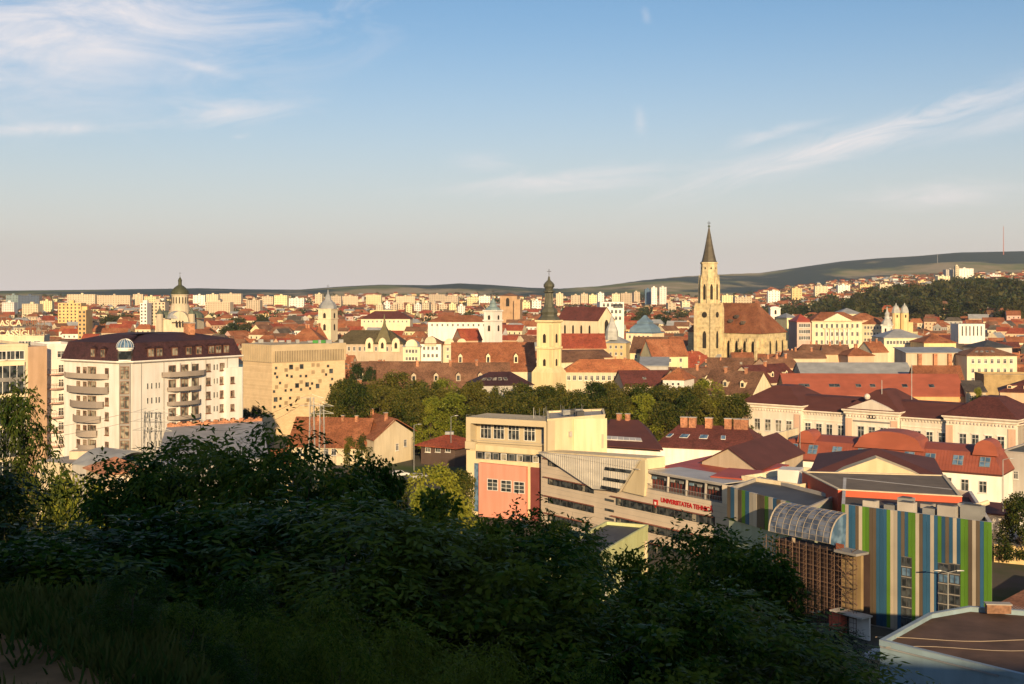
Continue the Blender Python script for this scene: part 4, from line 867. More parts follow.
# ---- blue grey flat roofed building, lower right
z = zpy(641, 118)
poly = [P2(880, 118), P2(1090, 103), P2(1090, 127), P2(969, 130.6), P2(929, 127.8)]
b = Bld('flat_building', 'blue grey rendered building with dark felt roof in the lower right corner', 'building', poly); BG = mat('blue_grey_render', (.26, .37, .44), .85, 'stucco', amt=.10)
b.walls(z-.4, BG, top=mat('bitumen_roof', (.12, .070, .048), .9, 'plain', amt=.4)); b.parapet(z-.4, .45, BG, .3); b.endw(); b.parapet(z+.05, .08, mat('grey_blue_coping', (.28, .35, .40), .6), .42, name='coping')
fc = b.fs[3]; mb = MB()
fc0 = b.fs[0]; mb.rect(fc0, .0, fc0.L*.6, z-.55, z-.42, .06, .14, GREYM); mb.build('drip_edge', b.r)
mb = MB(); q = Vector((*P2(998, 128.5), z+.4)); mb.box(q, (2.4, .9, .9), mat('dull_brick', (.26, .15, .10), .9, 'tile'), -.1); mb.box((q.x, q.y, q.z+.5), (2.6, 1.1, .1), CONC, -.1); mb.build('chimney', b.r)
for s_ in (0, 1):
    mb = MB()
    pr = [Vector((35+k*1.6, 117-k*.1+s_*3, z-.35+.02)) + Vector((0, .5*math.sin(k*.7+s_), .0)) for k in range(12)]
    for k in range(11): mb.beam(pr[k]+Vector((0, 0, .03)), pr[k+1]+Vector((0, 0, .03)), .03, BEIGE, 3)
    mb.build('cable', b.r)
# ---- lime canopy building among the treetops
b = Bld('flat_building', 'low building with lime green front and dark roof between the treetops', 'building', [P2(588, 174), P2(648, 200), (15.3, 203), (4.1, 177)]); z = zpy(562, 175); LG = mat('lime_render', (.62, .66, .34), .8, 'stucco', amt=.06); b.walls(z, LG, top=DARKM); b.parapet(z, .5, LG, .3); b.endw(); b.wpx(0, [(604, 590), (622, 583)], 1.4, 1.6)
mb = MB(); f3 = Face(P2(589, 214), P2(645, 198)); mb.rect(f3, 0, f3.L, 0, 5.0, -.4, 0, BEIGE); mb.build('rear_wall', b.r)
b = Bld('flat_building', 'ochre walled yard building in front of the beige university block', 'building', Q((572, 214), (600, 209), 5)); z = zpy(538, 212); b.walls(max(z, 2.6), YELL, top=CONC); b.endw()
# ---- walls of the river bank, tin roof lot on the right edge
def wall(name, label, cat, pts, z1, m, t=.5, z0=0.0):
    c = pts[0]; r_ = root(name, label, cat, (c[0], c[1], z0)); mb = MB()
    for i in range(len(pts)-1):
        a, b_ = Vector(pts[i]), Vector(pts[i+1]); d = (b_-a).normalized(); n = Vector((-d.y, d.x))*t/2
        mb.prism([tuple(a-n), tuple(b_-n), tuple(b_+n), tuple(a+n)], z0, z1, m)
    mb.build('wall', r_); mb = MB()
    for i in range(len(pts)-1):
        a, b_ = Vector(pts[i]), Vector(pts[i+1]); d = (b_-a).normalized(); n = Vector((-d.y, d.x))*(t/2+.1); mb.prism([tuple(a-n), tuple(b_-n), tuple(b_+n), tuple(a+n)], z1+.002, z1+.18, CONC)
    mb.build('coping', r_); return r_
wall('river_wall', 'sunlit ochre concrete river wall below the orange entrance', 'wall', [(30, 149), (46, 141), (64, 128)], 2.6, mat('river_concrete', (.46, .34, .20), .9, 'stone', amt=.3), .6)
b = Bld('shed', 'long shed with rusty ribbed tin roof at the right edge', 'shed', Q((994, 168), (1080, 160), 22)); b.walls(1.9, BEIGE); b.roof('shed', 1.9, 3.2, mat('rusty_tin', (.30, .14, .08), .8, 'tile', (.40, .24, .15), amt=.3)); b.endw(); b.seams(34, GREYM, .05)
b = Bld('house', 'ochre walled low house above the rusty tin roof, right edge', 'house', Q((994, 206), (1080, 200), 12)); z = 3; b.walls(max(3, z), YELL, top=CONC); b.endw(); b.wpx(0, [(1006, 570), (1018, 570)], 1, 1.2)
# ================================================================ churches and landmarks
def tower_windows(fc, us, zs, w_, h_, par, mt=None, o=.0):
    for z in zs:
        for u in us:
            mb = MB(); mb.ext(fc, [(u-w_/2, z-h_/2), (u+w_/2, z-h_/2), (u+w_/2, z+h_*.3), (u+w_*.25, z+h_*.45), (u, z+h_/2), (u-w_*.25, z+h_*.45), (u-w_/2, z+h_*.3)], o, o+.12, mt or mat('dark_opening', (.03, .025, .02), .9)); mb.build('window', par)
# ---- gothic church with its tall steeple
K = P2(760, 668); Lc = P2(688, 704); Rc = P2(786, 694); Bc = (Lc[0]+Rc[0]-K[0], Lc[1]+Rc[1]-K[1])
poly = [Lc, K, Rc, Bc]; ze = 21.0
b = Bld('gothic_church', 'gothic stone church with huge rust red roof and tall pointed steeple', 'church', poly); b.walls(ze, STONE).endw('nave_wall')
b.roof('hip', ze, 37.2, RUST, o=.7, hipin=11)
DO = mat('dark_opening', (.03, .025, .02), .9)
f0, f1 = b.fs[0], b.fs[1]
for fc, us in ((f0, [f0.L*t for t in (.47, .58, .69, .80, .91)]), (f1, [f1.L*t for t in (.15, .38, .62, .85)])):
    tower_windows(fc, us, [12], 2.2, 10, b.r)
    for u in [x+fc.L*.055 for x in us]+[us[0]-fc.L*.055]:
        mb = MB(); mb.rect(fc, u-.7, u+.7, 0, 16.5, 0, 2.0, STONE); mb.ext(fc, [(u-.7, 16.5), (u+.7, 16.5), (u+.7, 18.5), (u-.7, 18.5)], 0, .9, STONE); mb.build('buttress', b.r)
for u, v in ((.55, .35), (.62, .5), (.75, .3)):
    p = b.slope(u, v); mb = MB(); mb.box(p+Vector((0, -.5, .6)), (1.6, 2.4, 1.8), DKTILE, -.84); mb.build('roof_dormer', b.ro)
# tower
tc_ = Vector(P2(709, 682)); ang = R(-38); hw = 5.0
def sq(c, h_, a): return [(c.x+math.cos(a)*x-math.sin(a)*y, c.y+math.sin(a)*x+math.cos(a)*y) for x, y in ((-h_, -h_), (h_, -h_), (h_, h_), (-h_, h_))]
tp = sq(tc_, hw, ang); mb = MB(); mb.prism(tp, 0, 37.2, STONE)
for z in (12, 24, 36.4): mb.prism(inset(tp, -.35), z, z+.8, STONE)
for x, y in tp: mb.prism(sq(Vector((x, y)), 1.0, ang), 0, 34, STONE); mb.loft([R3(sq(Vector((x, y)), 1.0, ang), 34), R3(sq(Vector((x, y)), .5, ang), 37.5)], STONE)
tw = mb.build('tower', b.r)
for i in (0, 1):
    fc = Face(tp[i], tp[(i+1) % 4]); tower_windows(fc, [5], [17.5], 2.2, 9.5, tw); 
    mb = MB(); c_ = fc.at(7, 30, 0); mb.ext(fc, [(5+1.6*math.cos(k*math.pi/8), 31+1.6*math.sin(k*math.pi/8)) for k in range(16)], 0, .15, DO); mb.build('rose_window', tw)
    tower_windows(fc, [3.9, 6.1], [5], 1.2, 4, tw)
oc = ngon(tc_.x, tc_.y, 5.3, 8, ang+R(22.5)); mb = MB(); mb.loft([R3(oc, 37.2), R3(oc, 47), R3(ngon(tc_.x, tc_.y, 4.9, 8, ang+R(22.5)), 48), R3(ngon(tc_.x, tc_.y, 4.4, 8, ang+R(22.5)), 58.5), R3(ngon(tc_.x, tc_.y, 4.8, 8, ang+R(22.5)), 58.8), R3(ngon(tc_.x, tc_.y, 4.8, 8, ang+R(22.5)), 59.6)], STONE)
bel = mb.build('belfry', b.r)
for i in range(8):
    fc = Face(oc[i], oc[(i+1) % 8])
    if fc.n.y < .2: tower_windows(fc, [fc.L/2], [43.5], 1.5, 8.5, bel); mb = MB(); mb.ext(fc, [(0, 47.5), (fc.L, 47.5), (fc.L/2, 51.5)], -.6, .1, STONE); mb.build('gablet', bel)
    mb = MB(); x, y = oc[i]; mb.beam((x, y, 37.2), (x, y, 47.5), .75, STONE, 6, .6); mb.beam((x, y, 47.5), (x, y, 53), .6, STONE, 6, .05); mb.build('pinnacle', bel)
    f2 = Face(*[ngon(tc_.x, tc_.y, 4.4, 8, ang+R(22.5))[j % 8] for j in (i, i+1)])
    if f2.n.y < .2: tower_windows(f2, [f2.L/2], [54.8], .9, 4.5, bel)
mb = MB(); sp_ = [(4.4, 59.6), (4.0, 60.2), (3.0, 64.3), (2.05, 69), (1.15, 74), (.3, 78.5)]; mb.loft([R3(ngon(tc_.x, tc_.y, r_, 8, ang+R(22.5)), z) for r_, z in sp_], mat('spire_sheet', (.10, .085, .06), .6, 'metal', amt=.3)); spi = mb.build('spire', b.r)
mb = MB(); mb.beam((tc_.x, tc_.y, 78.2), (tc_.x, tc_.y, 82), .16, DARKM, 5); mb.beam((tc_.x-1, tc_.y, 81), (tc_.x+1, tc_.y, 81), .14, DARKM, 5)
mb.loft([[(tc_.x+.7*math.cos(t)*math.cos(a), tc_.y+.7*math.cos(t)*math.sin(a), 79.2+.7*math.sin(t)) for a in [i*math.pi/4 for i in range(8)]] for t in (-1.4, -.6, 0, .6, 1.4)], VERDI); mb.build('cross', spi)

# ---- baroque tower and its church
def round_tower(rt, c, prof, m, n=8, rot=0.0, name='spire'): mb = MB(); mb.loft([R3(ngon(c.x, c.y, r_, n, rot), z) for r_, z in prof], m, False, True); return mb.build(name, rt)
def crossat(c, z, h_, par, nm='cross'): mb = MB(); mb.beam((c.x, c.y, z-.3), (c.x, c.y, z+h_), .1, DARKM, 5); mb.beam((c.x-h_*.28, c.y, z+h_*.68), (c.x+h_*.28, c.y, z+h_*.68), .1, DARKM, 5); return mb.build(nm, par)
Y0 = 430; zz = lambda py: zpy(py, Y0); tc_ = Vector(P2(549, Y0)); rb = root('church_tower', 'slim cream baroque tower with dark bulbous copper spire above the park trees', 'church tower', (tc_.x, tc_.y, 0)); ang = R(-33); tp = sq(tc_, 2.95, ang); reserve(sq(tc_, 6, 0))
TC = mat('tower_cream', (.70, .58, .34), .85, 'stucco', amt=.1)
mb = MB(); mb.prism(tp, 0, zz(321.5), TC)
for y in (347.5, 368): mb.prism(inset(tp, -.45), zz(y)-.35, zz(y)+.35, TC)
mb.loft([R3(tp, zz(323)), R3(inset(tp, -.6), zz(321.5)), R3(inset(tp, -.6), zz(320))], TC)
tw = mb.build('shaft', rb)
for i in (0, 1):
    fc = Face(tp[i], tp[i+1])
    for u in (.4, fc.L-.4):
        mb = MB(); mb.rect(fc, u-.4, u+.4, zz(346), zz(324), 0, .25, TC); mb.rect(fc, u-.4, u+.4, zz(367), zz(349), 0, .25, TC); mb.build('pilaster', tw)
    tower_windows(fc, [fc.L/2], [zz(338)], 1.15, 3.1, tw, o=.02); tower_windows(fc, [fc.L/2], [zz(362)], 1.0, 2.4, tw, o=.02)
mb = MB(); bs = sq(tc_, 4.3, ang); mb.loft([R3(bs, 0), R3(bs, zz(372)), R3(inset(tp, -.1), zz(366))], TC); mb.build('buttressed_base', rb)
VB = mat('bulb_copper', (.085, .085, .06), .55, 'metal', amt=.35)
pr = [(3.9, 320), (3.7, 318.5), (2.9, 316), (2.8, 314.5), (3.1, 312), (2.7, 309.5), (1.9, 307), (1.55, 303), (1.3, 298), (1.3, 293), (2.0, 292), (1.9, 290.8), (1.25, 290), (1.4, 288.5), (1.9, 286.5), (1.9, 284.5), (1.3, 282.3), (.5, 280), (.28, 276.5)]
sp_ = round_tower(rb, tc_, [(r_, zz(y)) for r_, y in pr], VB, 8, ang+R(22.5)); crossat(tc_, zz(276.5), 2.6, sp_)
for k in range(8):
    a = k*math.pi/4+ang; mb = MB(); mb.beam((tc_.x+1.42*math.cos(a), tc_.y+1.42*math.sin(a), zz(305)), (tc_.x+1.3*math.cos(a), tc_.y+1.3*math.sin(a), zz(293.5)), .22, VB, 4); mb.build('lantern_rib', sp_)
def house(label, pl, pr_, ey, ry, Y, ang, dep, wm, rm, kind='gable', wins=None, axis=0, ch=(), sky=(), cat='house', name='house', wh=(1.2, 1.7), o=.45, zr=None, nz=None, group=None, hipin=None):
    b = Bld(name, label, cat, Q2(pl, pr_, Y, ang, dep), group=group); ze = max(2.5, zpy(ey, Y)); zr = zr or zpy(ry, Y+dep*.5)
    if kind == 'flat': b.walls(ze, wm, top=rm); b.parapet(ze, .6, wm); b.endw()
    else: b.walls(ze, wm); b.roof(kind, ze, max(zr, ze+1.2), rm, axis=axis, o=o, hipin=hipin); b.endw()
    if wins:
        for i in ([0] if wins > 0 else [0, 1]):
            fc = b.fs[i]
            nn = abs(wins) if i == 0 else max(2, int(abs(wins)*fc.L/b.fs[0].L)); nl = nz or max(1, int((ze-1)/3.6)); nl = min(nl, 3)
            b.wins(i, grid_us(fc.L, nn, 1.0), [ze-2.0-3.5*k for k in range(nl)], wh[0], wh[1], nc=2, nr=2 if Y < 480 else 1)
    if ch: b.chimneys(ch)
    if sky: b.skylights(sky)
    if kind != 'flat' and Y < 480 and not sky and dep > 12 and 'orange roofed' not in label and 'grey sheet' not in label: b.dormers([t/6+.1 for t in range(0, 6, 1 if b.fs[0].L > 35 else 2)], .25)
    return b
# big roofs left and right of the baroque tower
house('huge steep rust brown church roof just left of the slim baroque tower', 452, 536, 371, 343, 455, 3, 26, CREAM, RUST, cat='church roof house', ch=())
FOOT and None
house('long low brown tiled convent roof with three dormers before the huge rust roof', 378, 512, 389, 364, 405, 8, 16, BEIGE, BROWN, ch=(.3, .55, .75), cat='convent', name='convent')
house('low brown tiled range with pale wall at the park edge', 352, 440, 387, 362, 470, 2, 15, CREAM, BROWN, wins=9, cat='house')
b = house('glossy dark pavilion roof with a row of white skylights beside the baroque tower', 473, 533, 386, 372, 372, 10, 12, GREYW, PLUM, kind='hip', sky=(.1, .22, .34, .46, .58), cat='school building', name='school_building')
b = house('long cream range under orange tiles right of the baroque tower', 563, 650, 372, 359, 440, -4, 12, CREAM, ORT, kind='hip', wins=14, cat='range', name='monastery_range', nz=1)
house('brown tiled ridge house behind the orange tiled range', 560, 605, 362, 352, 480, 20, 14, CREAM, BROWN)
house('brown roofed hall with glazed ridge strip before the gothic church', 624, 700, 386, 371, 405, 6, 18, BEIGE, MAROONT, cat='hall', name='hall', sky=(.3, .6))
b = Bld('house', 'narrow white house end with a grid of six tiny windows and dark door', 'house', Q((663, 388), (684, 385), 10)); z = zpy(380, 386); b.walls(z, WHITE); b.roof('hip', z, zpy(367, 392), ORT); b.endw(); b.wpx(0, [(667.5, 384), (673, 384), (678.5, 384), (667.5, 388), (673, 388), (678.5, 388)], .8, .8, nc=1, nr=1, sill=False); b.wpx(0, [(674, 396)], 1.7, 3.5, nc=1, nr=1, sill=False)
house('pale brown hip roof house with cream side wall left of the palace', 684, 744, 388, 369, 395, 22, 16, CREAM, BROWN, kind='gable', ch=(.4,))
house('cream gabled house with weathered brown tiles by the park corner', 700, 752, 392, 370, 380, -35, 16, CREAM, BROWN, ch=(.3, .7))
house('yellow house with open arcade and brown roof before the gothic tower', 630, 664, 352, 337, 560, -20, 14, PALEY, BROWN, wins=-4)
house('yellow gabled wing stepping up towards the gothic tower', 652, 688, 356, 340, 535, 18, 12, PALEY, RUST, wins=3)
house('grey flat topped office between the yellow houses', 640, 668, 366, 358, 500, -8, 12, GREYW, GREYM, kind='shed')
house('orange brown party wall house under red tiles right of the baroque tower', 562, 606, 348, 334, 560, 2, 18, PEACH, REDT, wins=5)
house('salmon blank wall warehouse below the red tiled roof', 565, 612, 358, 351, 520, 12, 14, PEACH, BROWN, kind='shed', cat='warehouse', name='warehouse')
# white neoclassic tower with green spire (left of centre)
def simple_tower(label, px, Y, w_, ytop, prof, wm, rm, wins_y, ang=-35, base=0, nm='church_tower', cat='church tower', n=8):
    c = Vector(P2(px, Y)); r_ = root(nm, label, cat, (c.x, c.y, base)); reserve(sq(c, w_, 0)); tp = sq(c, w_/2, R(ang)); mb = MB(); mb.prism(tp, base, zpy(ytop, Y), wm)
    for y in (ytop, (ytop+wins_y[0])/2+6): mb.prism(inset(tp, -.4), zpy(y, Y)-.4, zpy(y, Y)+.3, wm)
    tw = mb.build('shaft', r_)
    for i in (0, 1):
        fc = Face(tp[i], tp[i+1])
        for y in wins_y: tower_windows(fc, [fc.L/2], [zpy(y, Y)], w_*.2, w_*.45, tw, o=.02)
    s_ = round_tower(r_, c, [(a, zpy(y, Y)) for a, y in prof], rm, n, R(ang)+R(22.5)); crossat(c, zpy(prof[-1][1], Y), w_*.4, s_); return r_
simple_tower('white square tower with verdigris spire left of the slim baroque tower', 493, 570, 6.0, 310.5, [(3.8, 310), (3.1, 308), (1.9, 306.5), (1.4, 304), (1.6, 303), (.9, 301), (.3, 298), (.12, 295)], WHITE, TEAL, (318, 328))
simple_tower('white octagonal church tower with grey dome beyond the beige stone cube', 328, 830, 9.5, 309, [(6, 308.5), (5.6, 305), (4.2, 302.3), (3.0, 301), (2.2, 299.5), (2.0, 297), (.5, 293), (.3, 290)], CREAM, GREYM, (316, 327), ang=-20)
# Orthodox cathedral
Y0 = 1000; zz = lambda py: zpy(py, Y0); c = Vector(P2(180, Y0)); rb = root('cathedral', 'domed cathedral with dark green dome and lantern on the left skyline', 'cathedral', (c.x, c.y, 0)); reserve(sq(c, 26, 0))
CC = mat('cathedral_cream', (.58, .50, .37), .85, 'stucco', amt=.08)
mb = MB(); mb.prism(sq(c, 14, R(-12)), 0, zz(319), CC); body = mb.build('nave_wall', rb)
for k, (dx, dy) in enumerate(((0, -12), (-12, 2), (12, 2), (0, 12))):
    mb = MB(); q = Vector((c.x+dx, c.y+dy)); mb.loft([R3(ngon(q.x, q.y, 7*math.cos(t), 12), zz(318)+6*math.sin(t)) for t in (0, .35, .7, 1.05, 1.4)], VERDI if k else GREYM); mb.build('half_dome', rb)
fc = Face((c.x-17, c.y-17.5), (c.x+17, c.y-17.5)); mb = MB(); mb.ext(fc, [(17+4.5+7*math.cos(k*math.pi/10), zz(324)+2+8.5*math.sin(k*math.pi/10)) for k in range(11)], -6, .6, CC); mb.build('arched_gable', rb); tower_windows(fc, [19, 21.5, 24], [zz(323)], 1.4, 5, rb, o=.6)
mb = MB(); mb.loft([R3(ngon(c.x, c.y, r_, 16), zz(y)) for r_, y in ((9, 318), (9, 312), (7.6, 311.5), (7.2, 305), (6.6, 304.5), (6.6, 295.5), (7.1, 295.2), (7.1, 294.4))], CC); dr = mb.build('drum', rb)
for k in range(16):
    a = k*math.pi/8+.2
    if math.sin(a) < .3: fc = Face(*[ngon(c.x, c.y, 6.62, 16, .2-math.pi/16)[j % 16] for j in (k, k+1)]); tower_windows(fc, [fc.L/2], [zz(300)], .9, 5.5, dr)
dm = round_tower(rb, c, [(7.1, zz(294.4)), (7.0, zz(292)), (6.2, zz(290)), (4.8, zz(288)), (3.2, zz(286.3)), (1.8, zz(285.2)), (1.5, zz(284.8)), (1.4, zz(281.5)), (1.7, zz(281)), (1.2, zz(279)), (.4, zz(277.5)), (.2, zz(276))], mat('dome_copper', (.065, .07, .035), .6, 'metal', amt=.3), 16, 0, 'dome'); crossat(c, zz(276), 3.2, dm)
for dx, dy in ((-12.5, -13), (12.5, -13)): q = c+Vector((dx, dy)); mb = MB(); mb.prism(ngon(q.x, q.y, 2.6, 8), 0, zz(313.5), CC); mb.loft([R3(ngon(q.x, q.y, r_, 8), zz(y)) for r_, y in ((2.8, 313.5), (2.2, 311.5), (.3, 307.5))], VERDI); mb.build('corner_turret', rb)
# maroon roofed gothic church right of the baroque spire
b = house('cream gothic church with maroon roof and pointed window, right of the baroque spire', 557, 598, 320, 307, 700, -42, 15, CREAM, MAROONT, cat='church', name='gothic_church', o=.2); tower_windows(b.fs[1], [b.fs[1].L/2], [b.z1-4], 3.4, 9, b.r)
tower_windows(b.fs[0], [b.fs[0].L*t for t in (.2, .4, .6, .8)], [b.z1-5], 1.2, 5, b.r)
# white modernist block
b = Bld('office_block', 'white modernist block with a dark loggia right of the maroon church roof', 'office block', Q2(600, 624, 760, 4, 14)); b.walls(zpy(302, 760), WHITE, top=CONC).endw(); b.wins(0, grid_us(b.fs[0].L, 5), [zpy(305, 760)-4*k for k in range(3)], 1.6, 2.2); mb = MB(); fc = b.fs[0]; mb.rect(fc, fc.L*.55, fc.L*.95, zpy(308, 760), zpy(304, 760), .0, .1, GLASS); mb.build('loggia', b.r)
# yellow corner house with pale domed roof + blue baroque dome house
b = house('ochre corner house topped by a pale bell shaped dome', 606, 626, 343, 336, 640, -15, 12, YELL, GREYM, kind='hip', wins=3); round_tower(b.r, Vector(b.fs[0].at(2.5, 0, -3)[:2]), [(3.4, zpy(340, 640)), (3.2, zpy(331, 640)), (2.4, zpy(327, 640)), (1.2, zpy(322, 640)), (.7, zpy(318, 640)), (.2, zpy(315, 640))], mat('pale_tin', (.45, .45, .42), .5, 'metal'), name='corner_dome')
b = house('building with ornate blue metal domed roof near the gothic tower', 626, 652, 333, 329, 660, -30, 16, CREAM, BLUEM, kind='hip', wins=5, cat='building', name='dome_building'); q = Vector(b.c); mb = MB(); mb.loft([R3(sq(q, s_, R(-30)), zpy(y, 668)) for s_, y in ((6.5, 333), (6.0, 328), (4.6, 325), (3.2, 323.5), (3.4, 321.5), (2.0, 319), (.4, 315))], BLUEM); mb.build('dome', b.r)
# corner turret building behind the cube
b = Bld('town_hall', 'long cream building with dark green roof and pointed corner turret above the cube', 'building', Q2(333, 403, 640, -4, 16)); z = zpy(344, 640); b.walls(z, BEIGE); b.roof('hip', z, zpy(330, 648), mat('moss_tile', (.095, .08, .045), .85, 'tile', amt=.25)); b.endw(); b.wins(0, grid_us(b.fs[0].L, 12), [z-2.4], 1.3, 2.2, nr=1)
fc = b.fs[0]
for px in (369.5, 382.5, 396): u = fc.px(px, 340)[0]; mb = MB(); mb.ext(fc, [(u-2, z-4), (u+2, z-4), (u+2, z+1), (u+1.3, z+2.6), (u, z+3.3), (u-1.3, z+2.6), (u-2, z+1)], -2.5, .5, CREAM); mb.ext(fc, [(u-.7, z-2.2), (u+.7, z-2.2), (u+.7, z+.2), (u, z+1.1), (u-.7, z+.2)], .5, .6, DO); mb.build('gable', b.r)
q = Vector(fc.at(fc.px(383, 340)[0], 0, -4)[:2]); round_tower(b.r, q, [(6.2, zpy(342, 644)), (4.4, zpy(337, 644)), (2.6, zpy(330, 644)), (1.2, zpy(326, 644)), (.7, zpy(322, 644)), (.2, zpy(314, 644))], mat('turret_sheet', (.14, .12, .06), .7, 'metal'), 4, R(40), 'turret')
# ornate cream row
for k, (pl, pr_, py, lb) in enumerate(((403, 420, 347, 'cream stucco townhouse, left one of the ornate pair beside the turret'), (420, 441, 344, 'ornate white townhouse with curved gable beside the turret building'), (443, 468, 345, 'cream townhouse with paired curved gables left of the white verdigris tower'))):
    b = house(lb, pl, pr_, py, py-8, 590+k*4, -3, 13, WHITE if k == 1 else CREAM, GREYM if k == 0 else BROWN, kind='hip', wins=4, nz=2, cat='townhouse', name='townhouse'); fc = b.fs[0]; mb = MB()
    for t in ((.5,) if k < 2 else (.25, .75)): u = fc.L*t; r_ = 2.8 if k < 2 else 2.3; mb.ext(fc, [(u-r_, b.z1-1)]+[(u-r_*math.cos(i*math.pi/8), b.z1+.8+r_*math.sin(i*math.pi/8)) for i in range(9)]+[(u+r_, b.z1-1)], -1, .3, CREAM)
    mb.build('curved_gable', b.r)
# long maroon roof, yellow big building behind
house('long maroon roofed school far behind the turret building', 361, 410, 319, 311, 1010, -2, 20, CREAM, MAROONT, kind='hip', cat='school building', name='school_building', wins=11, nz=1)
house('yellow office block with flat blue attic behind the long maroon roof', 370, 396, 311, 308, 1120, -2, 16, YELL, DARKM, kind='flat', cat='office block', name='office_block')
house('long pale building with orange tiles and attic band, left of the white verdigris tower', 428, 488, 322, 315, 830, -3, 18, WHITE, RUST, kind='hip', wins=11, nz=1)
house('steep rust red roof with dark gable near the white verdigris tower', 462, 482, 340, 329, 600, 20, 14, PEACH, REDT)
house('brick red hipped roof house with many chimneys right behind the beige stone cube', 288, 322, 342, 326, 620, 0, 18, PEACH, RUST, kind='hip', ch=(.2, .8), cat='house')
house('rust red hip roof with white chimneys beyond the beige cube corner', 314, 328, 341, 325, 640, 15, 16, CREAM, RUST, kind='hip', ch=(.3, .7))
# brick cathedral-like massive building
b = house('massive brown brick block with arched window on the skyline, left of the baroque spire', 500, 517, 296, 293, 1300, -8, 22, mat('brown_brick', (.42, .28, .17), .9, 'stucco'), BROWN, kind='hip', cat='building', name='brick_building'); tower_windows(b.fs[0], [b.fs[0].L*.45], [zpy(302, 1300)], 3.5, 9, b.r)
house('brown brick lower wing under the massive block on the skyline', 514, 520, 300, 298, 1290, -8, 20, mat('brown_brick', (.42, .28, .17)), BROWN, kind='flat', cat='building', name='brick_building')
# grand facade right of the gothic church
b = Bld('grand_building', 'long cream classical building with central pediment right of the gothic church', 'building', Q2(812, 862, 705, 5, 16)); ze = zpy(321, 705); b.walls(ze, CREAM); b.roof('hip', ze, zpy(312, 713), RUST); b.endw(); b.cornice(ze-.5, .5, .6, CREAM); us = grid_us(b.fs[0].L, 9); b.wins(0, us, [ze-2.8, ze-7.4, ze-12.0, ze-16.4], 1.4, 2.4, nr=1, glass=GLASS)
fc = b.fs[0]; mb = MB(); mb.ext(fc, [(fc.L*.22, ze+.1), (fc.L*.80, ze+.1), (fc.L*.5, ze+4.2)], -1, .7, CREAM); mb.build('pediment', b.r)
mb = MB()
for k in range(6): u = fc.L*(.27+.09*k); mb.beam(fc.at(u, ze-13, .5), fc.at(u, ze-4.4, .5), .45, WHITE, 8)
mb.rect(fc, fc.L*.22, fc.L*.8, ze-4.4, ze-3.9, 0, 1.0, CREAM); mb.build('portico', b.r)
house('pinkish cream corner building under a red roof, left of the pediment building', 797, 812, 322, 314, 706, 4, 16, PINKW, REDM, kind='hip', wins=5, cat='building', name='corner_building', wh=(1.3, 2.2))
house('pale yellow building with grey roof hugging the church end', 787, 797, 318, 313, 745, 12, 16, PALEY, GREYM, kind='hip', wins=4, cat='building', name='corner_building', wh=(1.4, 2.4))
house('cream building stepping down right of the pediment building', 862, 884, 324, 317, 715, -28, 15, CREAM, RUST, kind='hip', wins=6, cat='building', name='corner_building')
house('row of rust roofs behind the pediment building', 850, 880, 320, 313, 790, -5, 15, PEACH, RUST, kind='hip')
house('grey slate hall roof behind the pediment building', 838, 862, 314, 308, 820, 0, 16, CREAM, GREYM, kind='hip', cat='hall', name='hall')
simple_tower('small white building tower in front of the park, right of the gothic roof', 774.5, 900, 7, 308, [(3.2, 308), (3.0, 307), (.5, 306)], WHITE, WHITE, (312, 318), nm='tower', cat='tower', ang=0)
for args in (('brown roofed house before the pediment building, left one', 824, 850, 354, 345, 535, -6, 13, PEACH, BROWN, 'gable'), ('rust roofed house before the pediment building, right one', 848, 874, 356, 347, 525, 8, 12, PEACH, RUST, 'hip'), ('low dark roofed range under the pink corner building', 786, 826, 358, 351, 515, -2, 12, BEIGE, BROWN, 'gable'), ('small rust gabled house with chimney left of the slate roofed hall', 872, 888, 352, 342, 545, 20, 11, CREAM, RUST, 'gable')): house(*args, ch=(.3, .7))
# twin towers
c = Vector(P2(900, 760)); rb = root('church', 'church with twin ochre towers and pale onion helmets before the park', 'church', (c.x, c.y, 0)); reserve(sq(c, 10, 0)); mb = MB(); mb.prism(sq(c, 6, 0), 0, zpy(322, 760), YELL); mb.build('nave_wall', rb)
for px in (896, 904.5):
    q = Vector(P2(px, 752)); mb = MB(); mb.prism(ngon(q.x, q.y, 2.4, 8, .3), 0, zpy(313, 752), YELL); t_ = mb.build('tower', rb)
    round_tower(rb, q, [(2.6, zpy(313, 752)), (2.6, zpy(311.5, 752)), (2.1, zpy(308.5, 752)), (1.4, zpy(306.3, 752)), (.5, zpy(305, 752)), (.15, zpy(303, 752))], mat('pale_tin', (.45, .45, .42)), name='helmet'); f_ = Face((q.x-1, q.y-2.35), (q.x+1, q.y-2.35)); tower_windows(f_, [1], [zpy(316, 752)], .8, 1.8, t_)
simple_tower('slender white baroque turret left of the twin ochre towers', 887, 700, 4.6, 325, [(3.2, 325), (2.8, 322), (1.6, 319), (1.2, 316), (1.4, 314), (.5, 311), (.2, 307)], WHITE, mat('pale_tin', (.45, .45, .42)), (330, 336))
b = Bld('office_block', 'bright white block with vertical slits in front of the park trees', 'office block', Q2(958.5, 985, 760, 3, 12)); b.walls(zpy(324, 760), WHITE, top=CONC).endw(); b.wins(0, grid_us(b.fs[0].L, 6), [zpy(331, 760)], .9, 6, nc=1, nr=1, sill=False)
